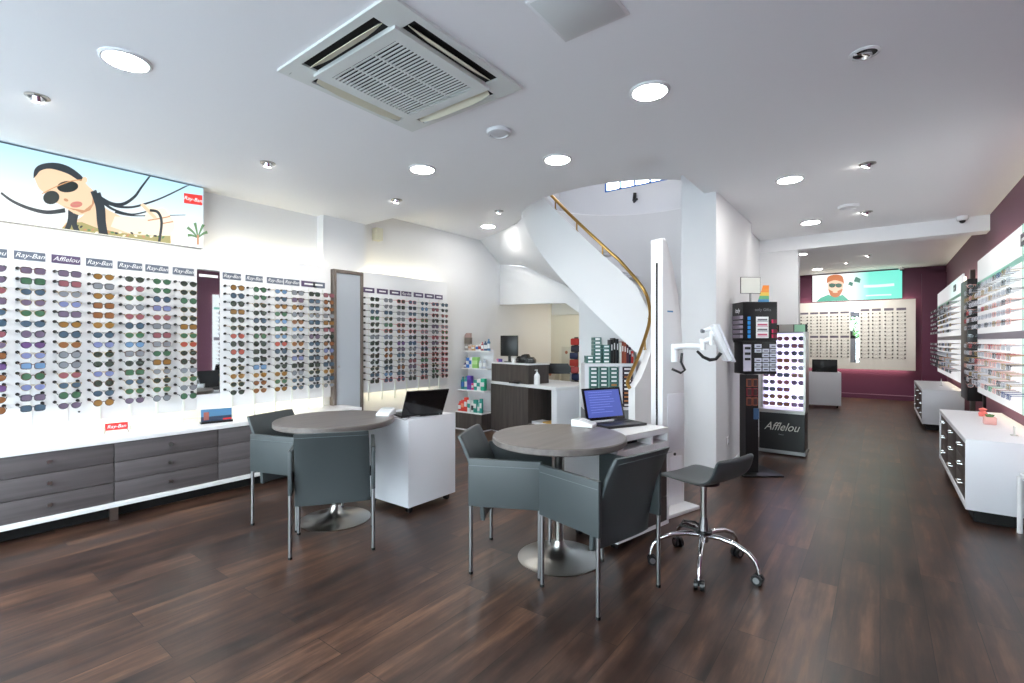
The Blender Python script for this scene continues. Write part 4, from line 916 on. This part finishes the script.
# ------------------------------------------------------------------ black spinner display
sp_ = thing('spinner_display', 'black accessory display tower on a pole against the pillar side', 'display stand', tuple(ray(753, 470, D=4.88)[:2])+(0,), math.radians(37.25))
# local: x = right, y = away ; main face at y=0
MB().box(-.13,.27,-.08,.34,0,.018).build('base_plate', M_black, sp_, bevel=.004)
MB().box(-.05,.08,.05,.18,.018,1.01).build('column', M_black, sp_)
hx0, hx1, hd_ = -.10, .245, .24
MB().box(hx0,hx1,0,hd_,1.36,1.75).build('upper_box', M_black, sp_, bevel=.003); MB().box(hx0+.02,hx1,0.01,hd_,1.02,1.345).build('lower_box', M_black, sp_, bevel=.003); MB().box(hx0,hx1,.02,hd_-.02,1.34,1.37).build('waist', M_black, sp_)
text_obj('Italy', .062, M_print, 'lettering', sp_, (hx0-.001,hd_*.5,1.665), (PI/2,0,-PI/2), .2)
text_obj('only Gifts', .042, mat('dim grey lettering', (120,120,124), .5), 'lettering', sp_, (.10,-.001,1.67), ROT_NY)
wp_ = MB().box(.03,.155,-.004,0,1.385,1.60); wp_.build('insert_card', M_print, sp_)
for k in range(4): MB().box(.035,.15,-.006,-.004,1.402+k*.05,1.406+k*.05).box(.045,.14,-.007,-.004,1.412+k*.05,1.428+k*.05).build('printed_frame', mat(['rose print','grey print'][k % 2], [(200,90,120),(110,110,116)][k % 2], .5), sp_)
for k in range(5):
    MB().box(hx0+.005-.03,hx0+.03-.03,.005,hd_-.05,1.385+k*.048,1.42+k*.048).build('spectacle_pack', mat('pack grey violet', (150,140,156), .4), sp_)
    MB().box(-.055,-.03+.0,-.012,0,1.385+k*.045,1.42+k*.045).build('blue_tag', mat('blue tag', (40,140,215), .4), sp_)
for k in (0,1,3): MB().box(.185,.235,-.010,0,1.385+k*.05,1.422+k*.05).box(.185,.197,-.012,0,1.385+k*.05,1.422+k*.05,1).build('pink_pack', [mat('dark pink pack', (120,30,56), .4), mat('pink tag', (230,60,110), .4)], sp_)
for c in range(3):
    for r in range(6):
        if (c == 1 and r == 5) or (c == 0 and r == 3): continue
        z = 1.05+r*.047; x = .02+c*.076
        o = MB().box(x,x+.062,-.008,.012,z,z+.038).build('case_pack', mat('pack pale', (205,208,222), .4), sp_)
        MB().box(x+.01,x+.05,-.0095,-.008,z+.012,z+.022).build('pack_print', mat('pack print dark', (60,56,80), .5), o)
MB().box(-.095,-.02,-.004,.01,1.05,1.32).build('side_card', mat('pale violet card', (200,196,214), .5), sp_)
for k in range(3): MB().box(-.085,-.03,-.012,-.004,1.16+k*.055,1.185+k*.055).build('sample_lens', M_black, sp_)
for k in range(3):
    for j in range(2):
        MB().box(-.045+j*.06,.005+j*.06,.035,.05,.70+k*.095,.78+k*.095).box(-.038+j*.06,-.002+j*.06,.030,.036,.708+k*.095,.772+k*.095,1).build('orange_case', [mat(['dull orange rim','dull red rim','dull orange rim'][k], [(150,86,66),(132,44,54),(150,80,60)][k], .5), mat('dark case', (58,34,36), .4)], sp_)
MB().box(.03,.075,.03,.05,.56,.67).build('blue_case', mat('dull blue case', (58,86,120), .4), sp_)
t = thing('tabletop_mirror', 'small rectangular black-edged mirror sign on top of the black display tower', 'mirror', (MS := Matrix.Translation(sp_.location) @ Matrix.Rotation(sp_.rotation_euler.z,4,'Z')) @ Vector((.015,.08,1.75)), math.radians(37.25+6))
MB().box(-.108,.108,0,.008,.09,.26).build('frame', M_black, t); MB().box(-.103,.103,-.002,0,.095,.255).build('mirror_face', mat('pale mirror face', (214,214,206), .15), t); MB().box(-.01,.01,0,.008,0,.09).box(-.06,.06,-.03,.05,0,.006).build('foot', M_steeld, t)
t = thing('display_card', 'rainbow coloured card standing on the black display tower', 'card', MS @ Vector((.16,.12,1.75)), math.radians(37.25))
cd = MB()
for k in range(5): cd.add([(-.055+k*.012,0,k*.036),(.065,0,k*.036),(.065,0,k*.036+.036),(-.043+k*.012,0,k*.036+.036),(-.055+k*.012,.004,k*.036),(.065,.004,k*.036),(.065,.004,k*.036+.036),(-.043+k*.012,.004,k*.036+.036)], [(0,1,2,3),(7,6,5,4),(0,4,5,1),(1,5,6,2),(2,6,7,3),(3,7,4,0)], k)
cd.build('card', [mat('card blue', (90,150,200), .5), mat('card green', (110,180,130), .5), mat('card yellow', (236,200,90), .5), mat('card orange', (238,150,70), .5), mat('card amber', (240,140,60), .5)], t)

# ------------------------------------------------------------------ lit sunglasses case
dc = thing('lit_display_case', 'free-standing lit sunglasses display with black base lettered Afflelou', 'display case', (-1.17, 6.50, 0))
MB().box(-.01,.485,0,.34,.02,.06).build('plinth', M_steeld, dc); MB().box(0,.475,.005,.335,.06,.50).build('base', M_black, dc); MB().box(-.005,.48,-.005,.34,.50,.54).build('base_trim', M_steel, dc)
MB().box(0,.475,.30,.335,.54,1.45).build('back_case', M_wsat, dc); MB().box(.01,.465,.27,.30,.545,1.445).build('lit_panel', M_ledw, dc)
MB().box(.462,.485,0,.335,.54,1.46).build('side_post', M_steel, dc); MB().box(-.01,.006,.2,.335,.54,1.46).build('side_post', M_steel, dc)
MB().box(0,.485,.05,.335,1.45,1.465).build('header_shelf', M_steeld, dc)
text_obj('Afflelou', .135, mat('silver script lettering', (200,198,190), .4), 'lettering', dc, (.235,.003,.335), ROT_NY, .45, .001, .85)
text_obj('PARIS', .022, mat('dim grey lettering', (120,120,124), .5), 'lettering', dc, (.235,.003,.245), ROT_NY)
for k in range(2): tag(MB().lathe([(.001,0),(.03,0),(.03,.03),(.001,.03)],14).build('lens_tin', mat('amber tin', (190,110,50), .3), loc=(-1.02+.0, 6.62, 1.465+k*.038)), ('lower' if k == 0 else 'upper')+' amber tin on top of the lit sunglasses display', 'tin')
tag(MB().box(0,.15,0,.01,0,.085).build('photo_card', mat('grey photo card', (176,172,166), .5), loc=(-.97,6.60,1.465)), 'grey picture card on top of the lit sunglasses display', 'card')
tag(MB().box(0,.11,0,.01,0,.085).build('photo_card', mat('mint card', (160,214,180), .5), loc=(-.81,6.60,1.465)), 'mint green card on top of the lit sunglasses display', 'card')
tag(MB().box(-.02,.48,0,.012,0,.09).build('card_backing', M_black, loc=(-1.165,6.68,1.465)), 'black strip behind the cards on top of the lit sunglasses display', 'card')
cc = 'kbpgnkobnvsbkb'
for c in range(3):
    for r in range(10):
        if (c == 2 and r in (7,)): continue
        k_ = random.choice('bpknrvbs'); fm, fk = random.choice([(M_fblk,'k'),(M_ftort,'t'),(M_fblue,'u'),(M_fpink,'p')])
        pr = glasses_proto('sunglasses', 1 if r % 2 else 2, k_, fk, .0028, lensm(k_), fm, knob=False)
        place_glasses(pr, 'sunglasses', (-1.17+.085+c*.152, 6.77, 1.385-r*.088), -PI/2, '%s-lensed sunglasses, %s from top, %s column of the lit display case' % (LC[k_][0], ORD[r], ['left','middle','right'][c]), 'sunglasses', 'sunglasses in the lit display case')

# ------------------------------------------------------------------ back wall
t = thing('display_board', 'large white eyeglasses board on the plum back wall', 'display board', (0, 14.08, .70))
MB().box(-1.66,.63,-.10,-.0,0,1.60).build('panel', mat('back board cream white', (232,229,222), .35), t, bevel=.004)
MB().box(-1.5,.5,-.02,.10,.02,.06).build('light_strip', M_led, t); MB().box(-1.6,.58,.02,.08,1.52,1.56).build('light_strip', M_led, t)
bx = [-1.50,-1.29,-1.09,-.88,-.67, -.28,-.07,.16,.38]
lab = MB()
for i, x in enumerate(bx):
    lab.box(x-.085,x+.085,-.106,-.10,1.355 if i > 4 else 1.32,1.41 if i > 4 else 1.365)
    if i < 5: lab.box(x-.085,x+.085,-.106,-.10,.74,.79)
lab.build('brand_strip', mat('grey purple strip', (104,96,110), .5), t)
MB().box(-.56,-.39,-.104,-.099,.16,1.36).build('mirror_strip', M_mirror, t)
bf = MB(); ln = []
for i, x in enumerate(bx):
    rows_ = [1.25-k*.078 for k in range(6)]+[.68-k*.078 for k in range(6)] if i < 5 else [1.30-k*.085 for k in range(13)]
    for z in rows_:
        for s_ in (-1, 1):
            bf.tube([(x+s_*.066,-.101,z),(x+s_*.066,-.118,z)], .017, 6, 0)
            ol = [(x+s_*.034+y_, z-.012+z_) for y_, z_ in outline(1, .056, .036, 10)]
            bf.tube([(a_, -.225, b_) for a_, b_ in ol], .0018, 3, 1, closed=True); bf.tube([(x+s_*.066,-.118,z),(x+s_*.066,-.222,z)], .002, 3, 1)
        bf.tube([(x-.008,-.226,z-.008),(x+.008,-.226,z-.008)], .002, 3, 1)
o = bf.build('eyeglasses', [M_knob, mat('mixed metal frames', (120,110,104), .4, .5)], loc=(0, 14.08, .70), smooth=False)
tag(o, 'rows of small optical frames covering the white board on the back wall', 'eyeglasses', kind='stuff')
t = thing('pedestal_cabinet', 'white pedestal cabinet carrying a black monitor before the back board', 'cabinet', tuple(ray(823, 407, D=9.9)[:2])+(0,), math.radians(8))
MB().box(-.31,.31,0,.45,.05,.72).build('body', M_wsat, t, bevel=.002); castors(t, (-.25,.25), (.05,.4))
q = t.location
mo = thing('laptop', 'black laptop or screen on the far white pedestal before the back wall', 'laptop', (q.x+.02, q.y+.1, .72), math.radians(8))
MB().box(-.22,.22,-.008,.008,.012,.26).build('lid', M_black, mo, bevel=.003); MB().box(-.22,.22,-.008,.28,0,.014).build('base', M_black, mo, bevel=.003)

# ------------------------------------------------------------------ right wall: counters and boards
def right_counter(y0, y1, label):
    t = thing('display_counter', label, 'counter', (.51, y0, 0)); Ln = y1-y0
    b = MB().box(0,.48,0,.025,.09,.62); b.box(0,.48,Ln-.025,Ln,.09,.62); b.box(0,.48,.025,Ln-.025,.09,.125); b.box(0,.48,.025,Ln-.025,.58,.62); b.box(.1,.48,.025,Ln-.025,.125,.58)
    b.build('carcass', M_wsat, t, bevel=.0015)
    MB().box(.05,.46,.04,Ln-.04,0,.09).build('plinth', M_dark, t)
    for c in range(3):
        w2 = (Ln-.05)/3
        for r in range(3):
            y_ = .025+c*w2; z_ = .127+r*.151
            d = MB().box(.012,.10,y_+.002,y_+w2-.002,z_,z_+.148).build('drawer', M_vwood, t, bevel=.001)
            MB().tube([(.012,y_+w2/2-.06,z_+.095),(-.012,y_+w2/2-.06,z_+.095),(-.012,y_+w2/2+.06,z_+.095),(.012,y_+w2/2+.06,z_+.095)], .005, 8).build('handle', M_chrome, d)
    return t
right_counter(4.95, 6.96, 'near white counter with walnut drawers along the right wall, cactus pot on top')
right_counter(9.70, 11.8, 'farther white counter with walnut drawers under the far right wall board')
t = thing('potted_cactus', 'small green cactus in a pink pot on the near right counter', 'plant', (.77, 5.95, .62))
MB().box(-.04,.04,-.04,.04,0,.065).build('pot', mat('pink ceramic', (228,172,164), .5), t, bevel=.006)
cx_ = MB()
for a_ in range(9): w_ = a_*2*PI/9; cx_.tube([(.012*math.cos(w_),.012*math.sin(w_),.06),(.03*math.cos(w_),.03*math.sin(w_),.085)], [.008,.003], 6)
cx_.ball((0,0,.07), .022); cx_.build('cactus', mat('cactus green', (96,140,90), .6), t)
tag(MB().lathe([(.001,0),(.03,.0),(.035,.03),(.02,.05),(.035,.07),(.001,.085)],12).build('ornament', mat('coral ornament', (236,120,110), .5), loc=(.80,6.55,.62)), 'small coral pink ornament behind the cactus on the near right counter', 'ornament')
tag(MB().box(-.003,.003,-.03,.03,0,.07).box(-.02,.02,-.03,.03,0,.004).build('price_stand', mat('clear acrylic card', (220,222,218), .2), loc=(.83,5.35,.62)), 'clear little card stand near the front of the near right counter', 'card stand')
tag(MB().box(-.003,.003,-.03,.03,0,.12).box(-.02,.02,-.03,.03,0,.004).build('price_stand', mat('clear acrylic card', (220,222,218), .2), loc=(.80,10.6,.62)), 'clear little card stand on the farther right counter', 'card stand')
XR = .94
M_rb = mat('backlit white glass display panel', (236,238,240), .15, emit=.5)
def rboard(y0, y1, label):
    t = thing('display_board', label, 'display board', (XR, y0, .74)); Ln = y1-y0
    MB().box(0,.02,0,Ln,0,1.58).build('panel', M_rb, t, bevel=.002)
    MB().box(-.006,0,.02,Ln-.02,1.275,1.32).build('mint_strip', mat('mint strip', (140,214,196), .3), t)
    MB().box(-.006,0,.02,Ln-.02,.635,.70).build('brand_strip', mat('grey violet strip', (140,134,150), .4), t)
    MB().box(.022,.04,.05,Ln-.05,1.48,1.54).build('light_strip', M_led, t); MB().box(.022,.04,.05,Ln-.05,.02,.06).build('light_strip', M_led, t)
    return t
b1 = rboard(4.2, 8.08, 'near white eyeglasses board on the right plum wall')
b2 = rboard(9.40, 13.2, 'far white eyeglasses board on the right plum wall')
MB().box(-.004,0,.02,.03,0,1.58).build('glass_edge', mat('glass edge green', (90,190,150), .2), b1).location = (0, 1.5, 0)
for b_, y_ in ((b1, 1.45), (b2, .9)):
    MB().box(-.008,0,-.13,.13,1.40,1.50).build('brand_plaque', mat('dark grey plaque', (84,80,92), .4), b_, loc=(0,y_,0)); MB().box(-.010,-.008,-.08,.08,1.435,1.46).build('wordmark', M_print, b_, loc=(0,y_,0))
t = thing('black_display_panel', 'narrow black display panel between the two right wall boards', 'display panel', (XR, 8.13, .62))
MB().box(-.085,.05,0,.60,0,1.50).build('panel', M_black, t, bevel=.002)
for k, (y, c) in enumerate(((8.80,(96,84,78)),(9.02,(60,52,50)))):
    tag(MB().box(-.02,.03,-.04,.04,0,2.30).build('display_post', mat('post brown %d' % k, c, .4), loc=(.97 if k == 0 else 1.12,y,0), bevel=.002), ['taupe','dark brown'][k]+' upright post beside the black panel on the right wall', 'post')
t = thing('backlit_board', 'white glowing display panel just beyond the black panel on right wall', 'display panel', (.94, 8.78, .62)); MB().box(0,.012,0,.55,0,1.40).build('lit_panel', mat('lit white panel', (246,246,255), .4, emit=.9), t); MB().box(.012,.02,0,.55,0,1.40).build('housing', M_wsat, t); MB().box(-.004,0,.0,.55,1.28,1.40).build('mint_strip', mat('mint strip', (140,214,196), .3), t)
clear = glassmat('clear optical lens', (236,240,244), .10)
fo = [(M_fgun,'m','gunmetal'),(M_fgold,'g','gold'),(M_fclear,'c','pale grey'),(M_fblk,'k','black'),(M_ftort,'t','tortoise'),(M_fpink,'p','blush'),(M_fpink,'p','blush'),(M_fclear,'c','pale grey'),(M_fred,'r','red'),(M_fblue,'u','blue'),(M_fgreen,'e','green')]
def rz_row(r): return 1.925-r*.083 if r < 6 else 1.30-(r-6)*.0790
NR = 12
nearc = [7.96-.205*i for i in range(13)]+[4.32]
for ci, y in enumerate(nearc):
    for r in range(NR):
        ws = [3,3,7,1.6,1.2,1,1,7,.4,.4,.2] if r < 6 else [2,3,5,1.2,2,4,4,4,.8,.4,.4]
        fm, fk, fnm = random.choices(fo, ws)[0]
        pr = glasses_proto('eyeglasses', random.choice([1,2,1]), 'x', fk, .0019, clear, fm, knob=False)
        place_glasses(pr, 'eyeglasses', (XR, y, rz_row(r)), PI, '%s-framed eyeglasses, %s from top, %s column before the black panel, right wall' % (fnm, ORD[r], ORD[ci]), 'eyeglasses', 'eyeglasses on the right wall boards')
farc = [9.52+.19*i for i in range(19)]
cnt = 0; stuffm = MB()
for ci, y in enumerate(farc):
    for r in range(NR):
        fm, fk, fnm = random.choices(fo, [2,3,7,1.5,1,1,1,7,.3,.6,.1])[0]
        if ci < 10:
            pr = glasses_proto('eyeglasses', 1, 'x', fk, .0019, clear, fm, knob=False, parts=False)
            place_glasses(pr, 'eyeglasses', (XR, y, rz_row(r)), PI, '%s-framed eyeglasses, %s from top, %s column of the far right wall board' % (fnm, ORD[r], ORD[ci]), 'eyeglasses', 'eyeglasses on the right wall boards')
        else:
            z = rz_row(r)
            for s_ in (-1, 1):
                stuffm.tube([(XR-.121, y+s_*.0355+a_, z+b_) for a_, b_ in outline(1,.056,.04,8)], .0026, 3, random.choice([0,1,2]), closed=True)
                stuffm.tube([(XR, y+s_*.067, z+.012),(XR-.118, y+s_*.067, z+.012)], .0026, 3, 0)
            stuffm.tube([(XR-.124, y-.009, z+.008),(XR-.124, y+.009, z+.008)], .0026, 3, 0)
tag(stuffm.build('eyeglasses', [M_fgun, M_fblk, M_fclear], smooth=False), 'dense optical frames at the far end of the far right board', 'eyeglasses', kind='stuff')
for r in range(13):
    z = 2.02-r*.10
    fm, fk, fnm = random.choice(fo[:3]+fo[5:6])
    pr = glasses_proto('eyeglasses', 0, 'x', fk, .0019, clear, fm, knob=False)
    place_glasses(pr, 'eyeglasses', (.905, 8.13, z), -PI/2, '%s-framed eyeglasses, %s from top on the narrow black panel' % (fnm, ORD[r]), 'eyeglasses', 'eyeglasses on the black panel')
# street outside the shopfront (seen in the far mirror strip)
t = thing('street_tree', 'leafy green tree outside, seen only reflected in the back wall mirror strip', 'tree', (-1.3, -9, 0))
MB().tube([(0,0,0),(.03,.02,1.2),(-.02,0,2.2)], [.12,.10,.08], 10).build('trunk', mat('bark', (84,70,58), .8, bump=.5, bscale=20), t)
cr = MB(); rg = random.Random(3)
for i in range(700):
    a_, b_, r_ = rg.uniform(0, 2*PI), rg.uniform(-1, 1), rg.uniform(.5, 1)**.5
    c_ = Vector((1.5*r_*math.sqrt(1-b_*b_)*math.cos(a_), 1.2*r_*math.sqrt(1-b_*b_)*math.sin(a_), 2.75+1.3*r_*b_)); u_ = Vector((rg.uniform(-1,1), rg.uniform(-1,1), rg.uniform(-1,1))).normalized(); w_ = u_.orthogonal().normalized()
    cr.add([c_-u_*.14, c_+w_*.07, c_+u_*.14, c_-w_*.07], [(0,1,2,3)])
cr.build('crown', mat('leaf green foliage', (92,140,66), .6), t, smooth=False)
struct(MB().box(-14, 10, -14, -1.75, -.12, -.05), 'floor_pavement', mat('grey pavement', (150,156,164), .8))
# pale floor-standing frame cut by the right edge
t = thing('white_side_stand', 'white side frame cut off by the right edge of the photo near the floor', 'stand', (.785, 4.62, 0))
fr = MB().tube([(0,0,.0),(0,0,.36),(.03,0,.40),(.17,0,.40),(.2,0,.36),(.2,0,0)], .016, 8); fr.build('side_frame', M_white, t)
MB().box(-.0,.2,-.015,.28,.395,.425).build('seat_board', M_white, t, bevel=.006); MB().tube([(0,.26,0),(0,.26,.40)], .016, 8).build('leg', M_white, t); MB().tube([(.2,.26,0),(.2,.26,.40)], .016, 8).build('leg', M_white, t)
# chrome easel legs behind counters
for y in (7.35, 12.2):
    tag(MB().tube([(0,-.06,0),(0,.0,.32)], .008, 6).tube([(0,.06,0),(0,-.02,.32)], .008, 6).box(-.02,.02,-.08,.08,-.0,.006).build('easel_stand', mat('pale wood easel', (214,200,176), .5), loc=(.80,y,.0 if y == 7.35 else 0)), 'pale crossed easel legs beside the '+('near' if y < 8 else 'farther')+' right counter', 'stand')
